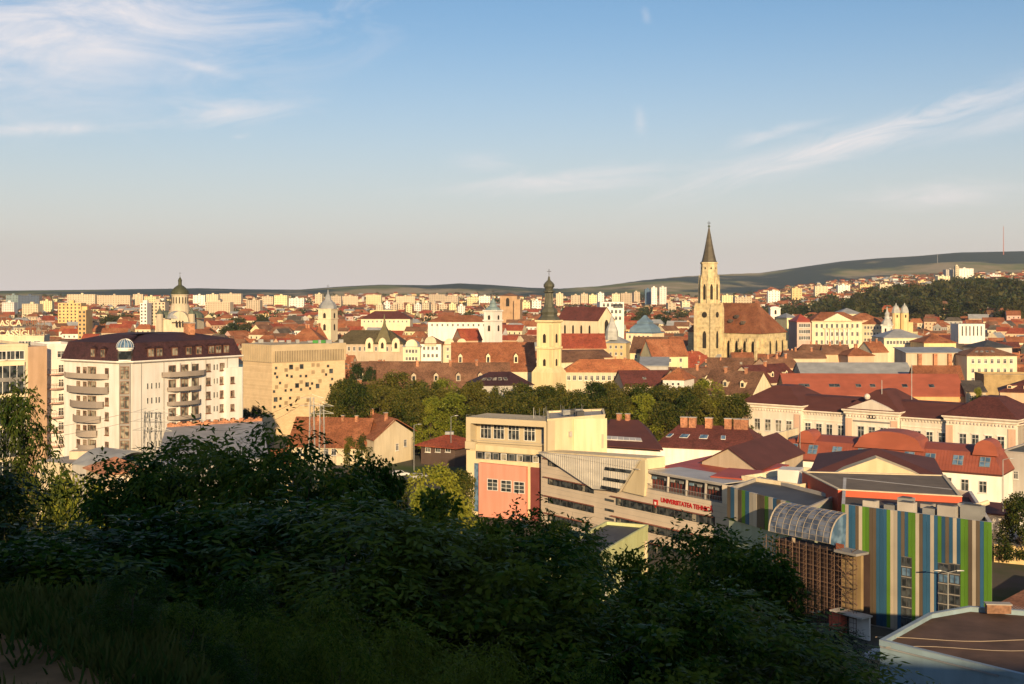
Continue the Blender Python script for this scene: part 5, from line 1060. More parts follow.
# far right cluster between palace and park
house('grey slate roofed cream hall below the twin towers', 884, 924, 338, 329, 560, 3, 16, CREAM, GREYM, kind='hip', cat='hall', name='hall', wins=11, nz=1)
house('rust roofed yellow range right of the slate roofed hall', 924, 956, 343, 334, 540, 3, 16, YELL, RUST, kind='hip', cat='house')
b = Bld('house', 'long house with shallow grey roof above bare buttressed garden wall', 'house', Q2(906, 966, 480, 4, 12)); z = zpy(353, 480); b.walls(z, BEIGE); b.roof('shed', z, z+1.5, GREYM); b.endw()
for px in (919, 934.5, 949, 962): u = b.fs[0].px(px, 360)[0]; mb = MB(); mb.rect(b.fs[0], u-.7, u+.7, 0, z-.3, 0, 1.2, BRICK); mb.build('buttress', b.r)
house('cream two storey house with brown tiles and a dormer row, right of the buttressed wall', 967, 1017, 356, 347, 470, 2, 14, CREAM, BROWN, kind='hip', wins=7, cat='house', sky=(.15, .3, .45, .6))
house('blue tarp covered dark roof near the right edge', 984, 1012, 348, 340, 520, 15, 14, GREYW, DARKM, kind='hip', cat='house')
# orange and grey roofs behind the palace
b = house('long orange roofed building with roof windows right behind the white palace', 786, 966, 395, 374, 405, -3, 20, ORAN, ORM, kind='gable', cat='school building', name='school_building'); b.skylights((.1, .13, .27, .30, .42, .5, .68, .83), .42, 1.6, 1.5, GLASS)
house('long grey sheet roof running behind the orange roofed building', 803, 915, 379, 363, 440, -1, 20, BEIGE, GREYM, kind='gable', cat='warehouse', name='warehouse')
house('steep rust gabled house rising right of the grey sheet roof', 918, 966, 387, 366, 425, -2, 14, ORAN, RUST)
house('orange rendered block with yellow bush beside the steep rust gable', 966, 986, 392, 382, 400, -10, 10, BEIGE, DKTILE, kind='shed', wins=3)
house('tall ochre brick wall building in shade at the right edge', 984, 1040, 376, 370, 420, -6, 12, mat('ochre_brick', (.36, .26, .13), .9, 'stone', amt=.3), GREYM, kind='flat')
house('maroon roofed house behind the right end of the palace', 1000, 1060, 392, 379, 370, -20, 14, PEACH, MAROONT, kind='hip')
house('bare brown brick ruin wall right of the palace', 1010, 1050, 408, 404, 345, 5, 8, mat('ruin_brick', (.30, .17, .10), .95, 'tile', amt=.3), DKTILE, kind='flat', cat='ruin', name='ruined_building')
house('cream house with glazed brown attic left behind the palace', 758, 800, 383, 366, 430, 40, 14, CREAM, MAROONT, ch=(.5,))
house('peach party wall house with stacked chimneys above the orange roof', 770, 800, 368, 358, 480, 25, 12, PEACH, BROWN, ch=(.2, .5, .8))
# far landmarks: tower blocks
def block(label, pl, pr_, yt, Y, m, name='tower_block', cat='tower block', ang=0, dep=14, rows=0, base=None, group=None, roofm=None):
    poly = Q2(pl, pr_, Y, ang, dep); g = H(*poly[0]) if base is None else base; z = zpy(yt, Y)
    o = root(name, label, cat, (poly[0][0], poly[0][1], g), group); reserve(poly); mb = MB(); mb.prism(poly, g-1, z, m, roofm or CONC); fc = Face(poly[0], poly[1]); f1 = Face(poly[1], poly[2]); f3 = Face(poly[3], poly[0])
    h_ = 3.0 if Y < 2000 else 4.2; n = int((z-g-1)/h_)
    W_ = MB()
    for f_ in (fc, f1, f3):
        if f_.n.y > -.15: continue
        for k in range(n):
            zz_ = z-1.6-k*h_; c_ = max(2, int(f_.L/(3.3 if Y < 2000 else 5)))
            for j in range(c_): u = f_.L*(j+.5)/c_; W_.rect(f_, u-.7, u+.7, zz_-.7, zz_+.8, .01, .05, GLASS)
    mb.build('wall', o)
    if W_.v: q = W_.build('windows', o); q['kind'] = 'stuff'
    mb = MB(); cx_, cy_ = (poly[0][0]+poly[2][0])/2, (poly[0][1]+poly[2][1])/2; mb.box((cx_, cy_, z+1.2), (4, 4, 2.6), m, R(ang)); mb.build('lift_house', o); return o
block('white tower block, left one of the pair on the horizon near the gothic spire', 651.5, 657, 287.5, 2600, WHITE)
block('white tower block, right one of the pair on the horizon near the gothic spire', 659.5, 666.5, 287, 2600, WHITE)
block('blue grey glass office tower left of the white pair on the horizon', 645, 651, 289, 2650, GLASSB)
block('big white slab hotel on the hillside above the park trees, right wing', 958, 973.5, 268.5, 2700, WHITE, dep=20, name='hotel', cat='hotel')
block('big white slab hotel on the hillside above the park trees, left wing', 946, 957, 269.5, 2720, GREYW, dep=20, name='hotel', cat='hotel')
block('tall lift tower between the two white hotel wings on the hillside', 955.5, 959, 266, 2690, CREAM, dep=10, name='hotel', cat='hotel')
block('dark blue glass office block on the far left horizon', 18, 39, 295.5, 2100, mat('navy_glass', (.05, .07, .12), .2, 'glass', (.10, .13, .18)), name='office_block', cat='office block')
block('pale green glass office block on the far left horizon', 6, 18, 295, 2120, TEAL, name='office_block', cat='office block')
block('orange framed office block with long ribbon windows, left of the cathedral', 58, 81, 303, 1150, mat('orange_cream', (.66, .44, .20), .8, 'stucco'), name='office_block', cat='office block')
block('orange office tower slab below the ribbon windowed office block', 78, 86, 310, 900, mat('orange_cream', (.66, .44, .20)), name='office_block', cat='office block')
block('beige office slab just left of the cathedral drum', 147, 165, 302, 1150, BEIGE, name='office_block', cat='office block')
block('white slab with blind end wall left of the beige office slab', 140, 147, 303, 1130, WHITE, name='office_block', cat='office block')
# ================================================================ trees
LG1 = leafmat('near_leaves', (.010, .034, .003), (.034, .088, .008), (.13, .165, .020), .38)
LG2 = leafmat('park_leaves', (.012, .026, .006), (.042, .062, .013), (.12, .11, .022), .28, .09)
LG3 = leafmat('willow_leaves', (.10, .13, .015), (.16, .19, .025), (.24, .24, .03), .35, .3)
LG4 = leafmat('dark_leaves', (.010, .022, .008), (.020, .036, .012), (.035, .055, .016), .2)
LG5 = leafmat('far_leaves', (.016, .028, .010), (.034, .046, .016), (.065, .062, .024), .15, .04)
def leafcloud(rng, cen, cr, per, ll, lw, pinn=0, droop=.3, squash=.8):
    """leaves (kite shaped quads) round clump centres; pinn>0: sprays of pinn leaflets on a drooping stalk"""
    n = len(cen)*per; C = np.repeat(cen, per, 0); d = rng.normal(size=(n, 3)); d /= np.linalg.norm(d, axis=1)[:, None]
    rad = cr[np.repeat(np.arange(len(cen)), per)]*rng.uniform(.25, 1.05, n)**.6
    P = C+d*rad[:, None]*np.array([1, 1, squash])
    if pinn:
        ax = d*np.array([1, 1, .35])+rng.normal(size=(n, 3))*.35; ax[:, 2] -= droop; ax /= np.linalg.norm(ax, axis=1)[:, None]
        sd_ = np.cross(ax, [0, 0, 1.0])+rng.normal(size=(n, 3))*.15; sd_ /= np.linalg.norm(sd_, axis=1)[:, None]
        base, tip, wid, ds = [], [], [], []
        sl = ll*rng.uniform(2.0, 3.4, n)
        for k in range(pinn):
            t = (k//2+1)/(pinn//2+1); s_ = 0 if k == pinn-1 else (1 if k % 2 else -1)
            b = P+ax*(sl*t)[:, None]; b[:, 2] -= (sl*t*t*.25); dr = (ax*.55+sd_*s_*.85) if s_ else ax
            dr = dr+rng.normal(size=(n, 3))*.18; dr[:, 2] -= .25; dr /= np.linalg.norm(dr, axis=1)[:, None]; base.append(b); ds.append(dr)
        B = np.concatenate(base); D = np.concatenate(ds); Sd = np.tile(sd_, (pinn, 1)); 
    else:
        B = P; D = d*.6+rng.normal(size=(n, 3))*.7; D[:, 2] -= droop; D /= np.linalg.norm(D, axis=1)[:, None]; Sd = rng.normal(size=(n, 3))
    m = len(B); nr = np.cross(D, Sd); w_ = np.cross(nr, D)+rng.normal(size=(m, 3))*.25; w_ /= np.linalg.norm(w_, axis=1)[:, None]+1e-9
    L_ = ll*rng.uniform(.7, 1.25, m); W_ = lw*rng.uniform(.7, 1.2, m)
    v = np.empty((m, 4, 3)); v[:, 0] = B; v[:, 1] = B+D*(L_*.42)[:, None]+w_*(W_*.5)[:, None]; v[:, 2] = B+D*L_[:, None]; v[:, 3] = B+D*(L_*.42)[:, None]-w_*(W_*.5)[:, None]; v[:, 2, 2] -= L_*.12
    return v.reshape(-1, 3)
def quads(name, v, m, extra=None):
    me = bpy.data.meshes.new(name); nq = len(v)//4; me.vertices.add(len(v)); me.vertices.foreach_set('co', v.ravel()); me.loops.add(nq*4); me.loops.foreach_set('vertex_index', np.arange(nq*4, dtype=np.int32))
    me.polygons.add(nq); me.polygons.foreach_set('loop_start', np.arange(0, nq*4, 4, dtype=np.int32)); me.polygons.foreach_set('loop_total', np.full(nq, 4, dtype=np.int32)); me.update(calc_edges=True); me.materials.append(m); return me
def proto(kind, seed, H_, Rr, ncl, clr, per, ll, lw, lm, pinn=0, low=.18, shape='oval', droop=.3, lobes=5):
    rng = np.random.default_rng(seed); cen = []; lob = [(rng.uniform(0, 6.28), rng.uniform(.35, 1), rng.uniform(.16, .34)) for _ in range(lobes)]
    while len(cen) < ncl:
        a = rng.uniform(0, 2*math.pi); t = rng.uniform(0, 1); q = rng.uniform(.15, 1)**.5
        if shape == 'cone': rr_ = Rr*(1-t)**.8+.1
        elif shape == 'column': rr_ = Rr*min(1, 3*(1-t)+.15)*min(1, .5+2*t)
        else: rr_ = Rr*math.sqrt(max(0, 1-((t-.45)/.56)**2))
        for la, lt, lw_ in lob: rr_ *= 1+lw_*math.cos(a-la)*math.cos((t-lt)*5)
        cen.append((rr_*q*math.cos(a), rr_*q*math.sin(a), H_*(low+(1-low)*t*.97)))
    cen = np.array(cen); crs = clr*rng.uniform(.6, 1.25, ncl); v = leafcloud(rng, cen, crs, per, ll, lw, pinn, droop)
    crown = quads('crown', v, lm); mb = MB(); top = Vector((rng.normal()*.1*Rr, rng.normal()*.1*Rr, H_*.8)); r0 = max(.06, H_*.017); pts = [Vector((0, 0, -1.5))]
    for k in range(1, 7): t = k/6; pts.append(Vector((top.x*t+rng.normal()*.02*Rr, top.y*t+rng.normal()*.02*Rr, top.z*t)))
    for k in range(6): mb.beam(pts[k], pts[k+1], r0*(1-k/7), BARK, 6, r0*(1-(k+1)/7))
    for i in rng.permutation(ncl)[:min(ncl, 26 if kind != 'far' else 4)]:
        c = Vector(cen[i]); k = min(5, max(1, int((c.z-.25*H_)/(H_*.8)*6))); b = pts[k]; mid = (b+c)/2+Vector((0, 0, -.04*H_)); rb_ = r0*.4*(1-k/8); mb.beam(b, mid, rb_, BARK, 4, rb_*.65); mb.beam(mid, c, rb_*.65, BARK, 3, rb_*.2)
    o = mb.build('trunk'); tr = o.data; bpy.data.objects.remove(o); return crown, tr, H_, Rr
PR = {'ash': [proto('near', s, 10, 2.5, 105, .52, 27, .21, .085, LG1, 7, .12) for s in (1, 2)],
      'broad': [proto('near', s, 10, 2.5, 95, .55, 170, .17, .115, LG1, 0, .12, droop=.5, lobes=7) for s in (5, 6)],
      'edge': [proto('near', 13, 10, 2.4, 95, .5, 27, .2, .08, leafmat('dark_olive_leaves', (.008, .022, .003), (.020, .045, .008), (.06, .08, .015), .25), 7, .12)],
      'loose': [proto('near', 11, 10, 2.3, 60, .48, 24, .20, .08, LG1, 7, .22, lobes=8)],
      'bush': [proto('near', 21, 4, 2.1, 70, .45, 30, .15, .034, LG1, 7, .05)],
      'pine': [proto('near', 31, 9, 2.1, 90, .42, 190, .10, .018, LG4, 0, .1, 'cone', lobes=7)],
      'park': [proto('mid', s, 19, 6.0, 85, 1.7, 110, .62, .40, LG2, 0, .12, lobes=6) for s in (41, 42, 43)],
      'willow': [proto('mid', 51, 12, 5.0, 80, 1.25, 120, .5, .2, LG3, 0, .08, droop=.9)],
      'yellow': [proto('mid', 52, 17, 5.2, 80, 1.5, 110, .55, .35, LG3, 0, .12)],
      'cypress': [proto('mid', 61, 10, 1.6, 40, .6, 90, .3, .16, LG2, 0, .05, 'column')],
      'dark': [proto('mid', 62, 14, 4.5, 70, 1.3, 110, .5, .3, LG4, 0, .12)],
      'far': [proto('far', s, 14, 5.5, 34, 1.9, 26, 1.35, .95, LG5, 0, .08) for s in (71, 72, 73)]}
FARM = []
for cr_, tr_, h_, r_ in PR['far']:
    bm_ = bpy.data.meshes.new('far_tree'); v0 = np.empty(len(cr_.vertices)*3); cr_.vertices.foreach_get('co', v0); v1 = np.empty(len(tr_.vertices)*3); tr_.vertices.foreach_get('co', v1)
    V = np.concatenate([v0, v1]).reshape(-1, 3); fs = [tuple(p.vertices) for p in cr_.polygons]; n0 = len(cr_.vertices); fs2 = [tuple(i+n0 for i in p.vertices) for p in tr_.polygons]
    bm_.from_pydata(V.tolist(), [], fs+fs2); bm_.materials.append(LG5); bm_.materials.append(BARK); bm_.polygons.foreach_set('material_index', [0]*len(fs)+[1]*len(fs2)); bm_.update(); FARM.append((bm_, h_, r_))
TREES = []
def tree(kind, px, ytop, Y, rad, label, group, name='tree', cat='tree', i=0, zb=None, rz=None, x=None):
    x = xpx(px, Y) if x is None else x; g = H(x, Y) if zb is None else zb; zt = zpy(ytop, Y); rng = random.Random(int(px*7+Y*13)); rz = rng.uniform(0, 6.28) if rz is None else rz
    if kind == 'far':
        me, h_, r_ = FARM[i % 3]; o = bpy.data.objects.new(name, me); COL.objects.link(o)
    else:
        cr_, tr_, h_, r_ = PR[kind][i % len(PR[kind])]; o = bpy.data.objects.new(name, None); COL.objects.link(o)
        for nm, d in (('crown', cr_), ('trunk', tr_)): c = bpy.data.objects.new(nm, d); COL.objects.link(c); c.parent = o
    hz_ = max(.3 if kind == 'bush' else 1.5, zt-g); o.location = (x, Y, g); o.rotation_euler = (0, 0, rz); o.scale = (rad/r_, rad/r_, hz_/(h_*(.99 if kind in ('ash', 'loose', 'broad', 'edge') else 1.02))); tag(o, label, cat, group); TREES.append(o); return o
# foreground trees on the slope of the hill
NEAR = [('edge', 12, 386, 52, 2.0, 'loose leaved tree rising highest at the far left edge'), ('edge', -22, 420, 50, 1.9, 'dark treetop touching the far left frame edge above the others'), ('edge', -25, 470, 28, 2.3, 'dark tree at the left frame edge under the loose leaved one'),
 ('ash', 40, 535, 30, 2.2, 'dark tree in front of the lit yellow willow'), ('ash', 112, 525, 31, 1.7, 'dark tree right of the lit yellow willow'), ('ash', 146, 455, 30, 1.9, 'slim dark treetop before the grey hall roof, left one of three'),
 ('ash', 184, 434, 33, 2.3, 'slim dark treetop before the grey hall roof, middle one of three'), ('ash', 232, 444, 30, 1.9, 'dark treetop before the grey hall roof, right one of three'), ('loose', 288, 420, 28, 1.8, 'airy tree with city roofs showing through its crown'),
 ('ash', 338, 464, 31, 1.6, 'dark tree between the airy tree and the shaded middle mass'), ('broad', 376, 462, 36, 1.5, 'treetop in front of the lit gable corner house'), ('broad', 408, 484, 30, 1.7, 'broad dark tree left of the salmon building'),
 ('ash', 448, 512, 27, 1.3, 'thin treetop left of the salmon building base'), ('broad', 490, 508, 24, 1.2, 'dark treetop just below the salmon bay'), ('ash', 520, 508, 29, 1.3, 'dark treetop reaching the foot of the salmon bay'), ('ash', 566, 525, 26, 1.1, 'dark treetop before the beige university facade'),
 ('ash', 584, 545, 23, 1.0, 'dark tree edge left of the lime building gap'), ('broad', 652, 548, 25, 1.1, 'dark tree right of the lime building gap'), ('ash', 690, 526, 28, 1.7, 'broad dark treetop before the lower university ribbon windows'), ('ash', 730, 536, 31, 1.6, 'sunlit edged treetop before the mint green wall'),
 ('broad', 755, 556, 27, 1.8, 'dark tree in front of the steel lattice foot'), ('pine', 797, 572, 27, 1.7, 'dark pine with ragged boughs at the right end of the trees'), ('pine', 838, 618, 25, 1.6, 'lower dark pine bough tree by the river wall'),
 ('ash', 100, 525, 19, 2.1, 'shadowy tree low in the left foreground'), ('broad', 190, 512, 20, 2.2, 'shadowy tree in the foreground under the slim treetops'), ('ash', 285, 505, 20, 2.1, 'shadowy tree in the foreground under the airy tree'),
 ('ash', 370, 508, 18, 1.9, 'shadowy foreground tree left of centre'), ('broad', 455, 520, 18, 1.9, 'shadowy foreground tree at the bottom centre'), ('ash', 540, 535, 19, 1.7, 'shadowy foreground tree below the university facade'),
 ('broad', 665, 585, 19, 1.6, 'shadowy foreground tree right of the gap'), ('ash', 742, 600, 20, 1.9, 'shadowy foreground tree under the pine'), ('ash', 800, 645, 21, 1.5, 'lowest shadowy tree beside the blue grey building'), ('broad', 10, 545, 17, 2.0, 'shadowy tree low at the left edge')]
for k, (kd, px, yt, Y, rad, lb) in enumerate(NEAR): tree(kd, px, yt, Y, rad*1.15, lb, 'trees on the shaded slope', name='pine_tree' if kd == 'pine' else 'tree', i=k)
BUSH = [(90, 606, 7.6, .34, 'small leafy weed bush in the grass, left'), (185, 600, 7.8, .36, 'small leafy weed bush in the grass, between two low shrubs'), (15, 612, 8.0, .4, 'leafy weed bush at the very left of the grass'), (255, 612, 6.9, .32, 'leafy weed bush low at the bottom beside the long leaved shrub'), (330, 622, 7.2, .38, 'leafy weed bush at the bottom right of the grass'), (210, 640, 6.2, .25, 'tiny weed bush nearest the dirt path'), (130, 645, 6.3, .22, 'tiny weed tuft on the edge of the dirt path'), (232, 575, 8.8, .5, 'long leaved shrub at the grass edge, right of centre'), (140, 612, 8.6, .4, 'low dark shrub at the grass edge'), (320, 590, 9.5, .6, 'dark shrub with arching twigs at the bottom'), (40, 600, 9.5, .45, 'low shrub behind the grass at left'), (400, 620, 10, .7, 'low shrub at the bottom edge'), (285, 640, 7.5, .45, 'small shrub at the bottom edge beside the grass'), (500, 640, 12, .9, 'low shrub under the central foreground trees'), (610, 660, 13, .8, 'low shrub at the bottom of the tree gap')]
for k, (px, yt, Y, rad, lb) in enumerate(BUSH): tree('bush', px, yt, Y, rad, lb, 'shrubs at the edge of the path', name='shrub', cat='shrub', i=k)
# sunlit trees between slope and buildings
MID = [('willow', 75, 474, 150, 6.0, 'bright yellow green willow lit by the low sun'), ('willow', 100, 488, 146, 3.5, 'smaller yellow green willow right of the bright one'), ('yellow', 442, 466, 190, 5.0, 'yellow green sunlit tree left of the salmon building'), ('yellow', 424, 488, 180, 4.0, 'yellow green tree under the sunlit one left of the salmon building'), ('park', 462, 470, 215, 3.2, 'dark tree against the left edge of the cream university block'), ('cypress', 350, 434, 265, 1.9, 'upright cypress before the corner house, left one'), ('cypress', 362, 432, 268, 1.7, 'upright cypress before the corner house, right one'),
 ('park', 395, 478, 225, 4, 'green tree below the lit gable corner house'), ('park', 330, 470, 240, 3, 'tree under the long terracotta roof'), ('dark', 255, 405, 345, 2.0, 'small dark tree at the foot of the beige stone cube'), ('dark', 246, 408, 345, 1.4, 'tiny dark tree at the left foot of the beige stone cube'), ('dark', 356, 362, 430, 3.6, 'round dark tree right of the beige stone cube'), ('dark', 370, 366, 440, 2.6, 'round dark tree behind the park beside the brown range'),
 ('park', 20, 470, 170, 4, 'tree behind the willow at the left edge'), ('park', 1018, 490, 205, 4, 'dark tree at the right edge beside the tin roof shed'), ('yellow', 978, 388, 392, 2.2, 'small yellow bush tree between the steep rust gable and the shaded wall'), ('park', 560, 520, 196, 3, 'tree between the beige university block and the slope')]
for k, (kd, px, yt, Y, rad, lb) in enumerate(MID): tree(kd, px, yt, Y, rad, lb, 'trees among the near buildings', i=k)
# the park
random.seed(12); pk = []
for row, (Y, y0_) in enumerate(((338, 12), (352, 4), (366, 0))):
    px = 338+row*6
    while px < 742:
        base = np.interp(px, [338, 370, 400, 430, 470, 540, 600, 660, 700, 742], [378, 374, 378, 382, 388, 392, 384, 386, 385, 390]); Yj = Y+random.uniform(-4, 4)
        if not (row == 2 and px > 720): pk.append((px, base+y0_+random.uniform(-10, 9)-2, Yj, random.uniform(4.6, 6.4)))
        px += random.uniform(17, 27)
for k, (px, yt, Y, rad) in enumerate(pk):
    kd = 'yellow' if k in (4, 5) else ('yellow' if (k > 8 and random.random() < .06) else 'park'); o = tree(kd, px, yt, Y, rad, 'park_tree', 'trees of the city park', i=k); o['label'] = '?park'; o['pp'] = (px, yt, Y)
tree('yellow', 712, 400, 338, 4, 'pale yellow green tree in front of the park before the maroon wing', 'trees of the city park')
# ---- far trees: park on the right, streets, gardens
def clear(x, y, pad=2):
    for p, c, r_ in FOOT:
        if (x-c[0])**2+(y-c[1])**2 < r_*r_ and inside(p, x, y): return False
    return True
FT = []
random.seed(20)
for k in range(95):
    px = random.triangular(790, 1060, 985); t = random.random()**1.1; Y = lerp(1190, 1760, t); 
    if px < 850 and random.random() < .5: continue
    x = xpx(px, Y); g = H(x, Y); FT.append((px, Y, random.uniform(15, 24), random.uniform(7, 10), 'right'))
for k in range(40): px = random.uniform(610, 830); Y = random.uniform(1180, 1500); FT.append((px, Y, random.uniform(12, 20), random.uniform(6, 9), 'mid'))
for k in range(95):
    Y = random.uniform(620, 1500); px = random.uniform(-20, 1040)
    if 680 < px < 795 and Y < 760: continue
    FT.append((px, Y, random.uniform(7, 12), random.uniform(3.5, 5.5), 'town'))
for c_, n_t, Ya, Yb in (((100, 132), 12, 1280, 1380), ((232, 262), 8, 1200, 1330), ((225, 250), 6, 1000, 1060)):
    for k in range(n_t): FT.append((random.uniform(*c_), random.uniform(Ya, Yb), random.uniform(13, 18), random.uniform(6, 8), 'left'))
FT.append((783, 668, 11, 3.4, 'church')); FT.append((742, 655, 14, 3.8, 'church')); FT.append((848, 520, 9, 4, 'yel')); FT.append((862, 525, 12, 4, 'yel')); FT.append((986, 500, 8, 3, 'yel'))
nt_ = 0
for k, (px, Y, h_, r_, zone) in enumerate(FT):
    x = xpx(px, Y)
    if not clear(x, Y): continue
    g = H(x, Y); yt = HY+(E-g-h_)/Y*F; o = tree('far', px, yt, Y, r_, '?far', 'trees of the wooded park' if zone == 'right' else 'trees between the houses', i=k); o['pp'] = (px, yt, Y); nt_ += 1
# one mass for the woods and gardens too far away to count
rng = np.random.default_rng(5); acc = []
def blobs(n, fpx, fY, s0, s1):
    for k in range(n):
        px = fpx(); Y = fY(); x = xpx(px, Y)
        if not clear(x, Y): continue
        g = H(x, Y); s_ = rng.uniform(s0, s1); c = np.array([[x+rng.normal()*s_*.4, Y+rng.normal()*s_*.4, g+s_*rng.uniform(.25, .8)] for _ in range(4)]); acc.append(leafcloud(rng, c, np.full(4, s_*.5), 16, s_*.34, s_*.26, 0, .1))
blobs(2600, lambda: rng.uniform(-60, 1090), lambda: rng.uniform(1500, 3400), 7, 13)
blobs(450, lambda: rng.uniform(560, 1090), lambda: rng.uniform(1500, 2600), 8, 14)
blobs(500, lambda: rng.triangular(800, 1080, 1090), lambda: rng.uniform(1250, 1850), 12, 18)
me_ = quads('distant_trees', np.concatenate(acc), LG5); o = bpy.data.objects.new('distant_trees', me_); COL.objects.link(o); tag(o, 'dark green tree belts and gardens scattered through the distant suburbs', 'trees', kind='stuff')
# grass and weeds beside the path
rng = np.random.default_rng(8); cl = []
for k in range(7000):
    Y = rng.uniform(4.6, 7.9); x = rng.uniform(-5.0, .8)
    if Y < 6.1+.25*math.sin(x*4)-max(0, x+2.1)*1.1 and rng.uniform() < .96: continue
    cl.append((x, Y, H(x, Y)))
cl = np.array(cl); n_b = 9; B = np.repeat(cl, n_b, 0)+rng.normal(size=(len(cl)*n_b, 3))*[.05, .05, 0]; n_ = len(B); hh = rng.uniform(.04, .14, n_); dr = rng.normal(size=(n_, 3))*.45; dr[:, 2] = 1; dr /= np.linalg.norm(dr, axis=1)[:, None]; wd = np.cross(dr, [0, 1.0, 0])*.006
v = np.empty((n_, 4, 3)); v[:, 0] = B-wd; v[:, 1] = B+wd; v[:, 2] = B+dr*hh[:, None]+wd*.2; v[:, 3] = B+dr*(hh*.6)[:, None]-wd*1.4
me_ = quads('grass', v.reshape(-1, 3), leafmat('grass_blades', (.016, .045, .008), (.035, .07, .014), (.08, .09, .022), .3, 1.5)); o = bpy.data.objects.new('grass', me_); COL.objects.link(o); tag(o, 'tufty green and straw coloured grass along the edge of the dirt path', 'grass', kind='stuff')
# ================================================================ the rest of the town
WALLS = [('cream', CREAM), ('white', WHITE), ('yellow', PALEY), ('peach', PEACH), ('ochre', YELL), ('beige', BEIGE), ('pink', PINKW), ('grey', GREYW)]
ROOFS = [('rust', RUST), ('brown', BROWN), ('red', REDT), ('orange', ORT), ('maroon', MAROONT), ('grey', GREYM), ('dark', DKTILE)]
KEEP = [(680, 792, 349, 690), (784, 886, 343, 700), (160, 200, 323, 1000), (320, 337, 334, 830), (330, 406, 355, 640), (402, 470, 361, 590), (359, 412, 321, 1010), (426, 489, 326, 830), (484, 502, 336, 570),
        (555, 600, 323, 700), (598, 626, 316, 760), (604, 654, 342, 640), (628, 690, 364, 560), (880, 910, 328, 750), (956, 987, 336, 760), (882, 958, 345, 540), (904, 968, 366, 480), (966, 1018, 369, 470),
        (784, 968, 396, 405), (350, 452, 388, 405), (452, 540, 371, 455), (470, 534, 387, 372), (536, 562, 372, 430), (562, 652, 373, 440), (622, 752, 392, 380), (560, 612, 358, 520), (286, 329, 345, 620),
        (56, 88, 313, 900), (140, 166, 317, 1130), (498, 518, 308, 1300), (240, 348, 440, 380), (40, 240, 470, 250), (800, 920, 380, 440), (756, 805, 386, 430)]
def blocked(pl, pr_, yt, Y):
    for a, b_, y_, Yk in KEEP:
        if Y < Yk-4 and pr_ > a and pl < b_ and yt < y_: return True
    return False
random.seed(31)
cells = []; Y = 395.0
while Y < 1330:
    st = 13+Y*.006; x = xpx(-40, Y)
    while x < xpx(1070, Y):
        cells.append((x+random.uniform(-2, 2), Y+random.uniform(-3, 3))); x += random.uniform(11, 18)*(1+Y/4000)
    Y += st*random.uniform(.85, 1.1)
HS = []; count = 0
farb = MB()
def small_house(mb, poly, g, ze, zr, wm, rm, kind, fw=True):
    a, b_, c, d = poly; mb.prism(poly, g-1, ze, wm)
    e = inset(poly, -.4); m0, m1 = vl(e[0], e[3], .5), vl(e[1], e[2], .5)
    if kind == 'hip': m0, m1 = vl(m0, m1, .22), vl(m1, m0, .22)
    E1 = R3(e, ze+.05); p, q = (*m0, zr), (*m1, zr)
    mb.face([E1[0], E1[1], q, p], rm); mb.face([E1[2], E1[3], p, q], rm); mb.face([E1[1], E1[2], q], rm if kind == 'hip' else wm); mb.face([E1[3], E1[0], p], rm if kind == 'hip' else wm)
    if fw:
        for i in range(4):
            f_ = Face(poly[i], poly[(i+1) % 4])
            if f_.n.y > -.3: continue
            n_ = max(2, int(f_.L/3.4)); z = ze-1.9
            while z > g+1:
                for j in range(n_): u = f_.L*(j+.5)/n_; mb.face([f_.at(u-.5, z-.75, .03), f_.at(u+.5, z-.75, .03), f_.at(u+.5, z+.75, .03), f_.at(u-.5, z+.75, .03)], GLASS)
                z -= 3.4
def dist_ang(x, y): return -14+26*noise.noise(Vector((x/260, y/260, 3.3)))+(0 if noise.noise(Vector((x/90, y/90, 8))) < .12 else 62)
AP = []                                                # (root, label stem, px, ytop, Y)
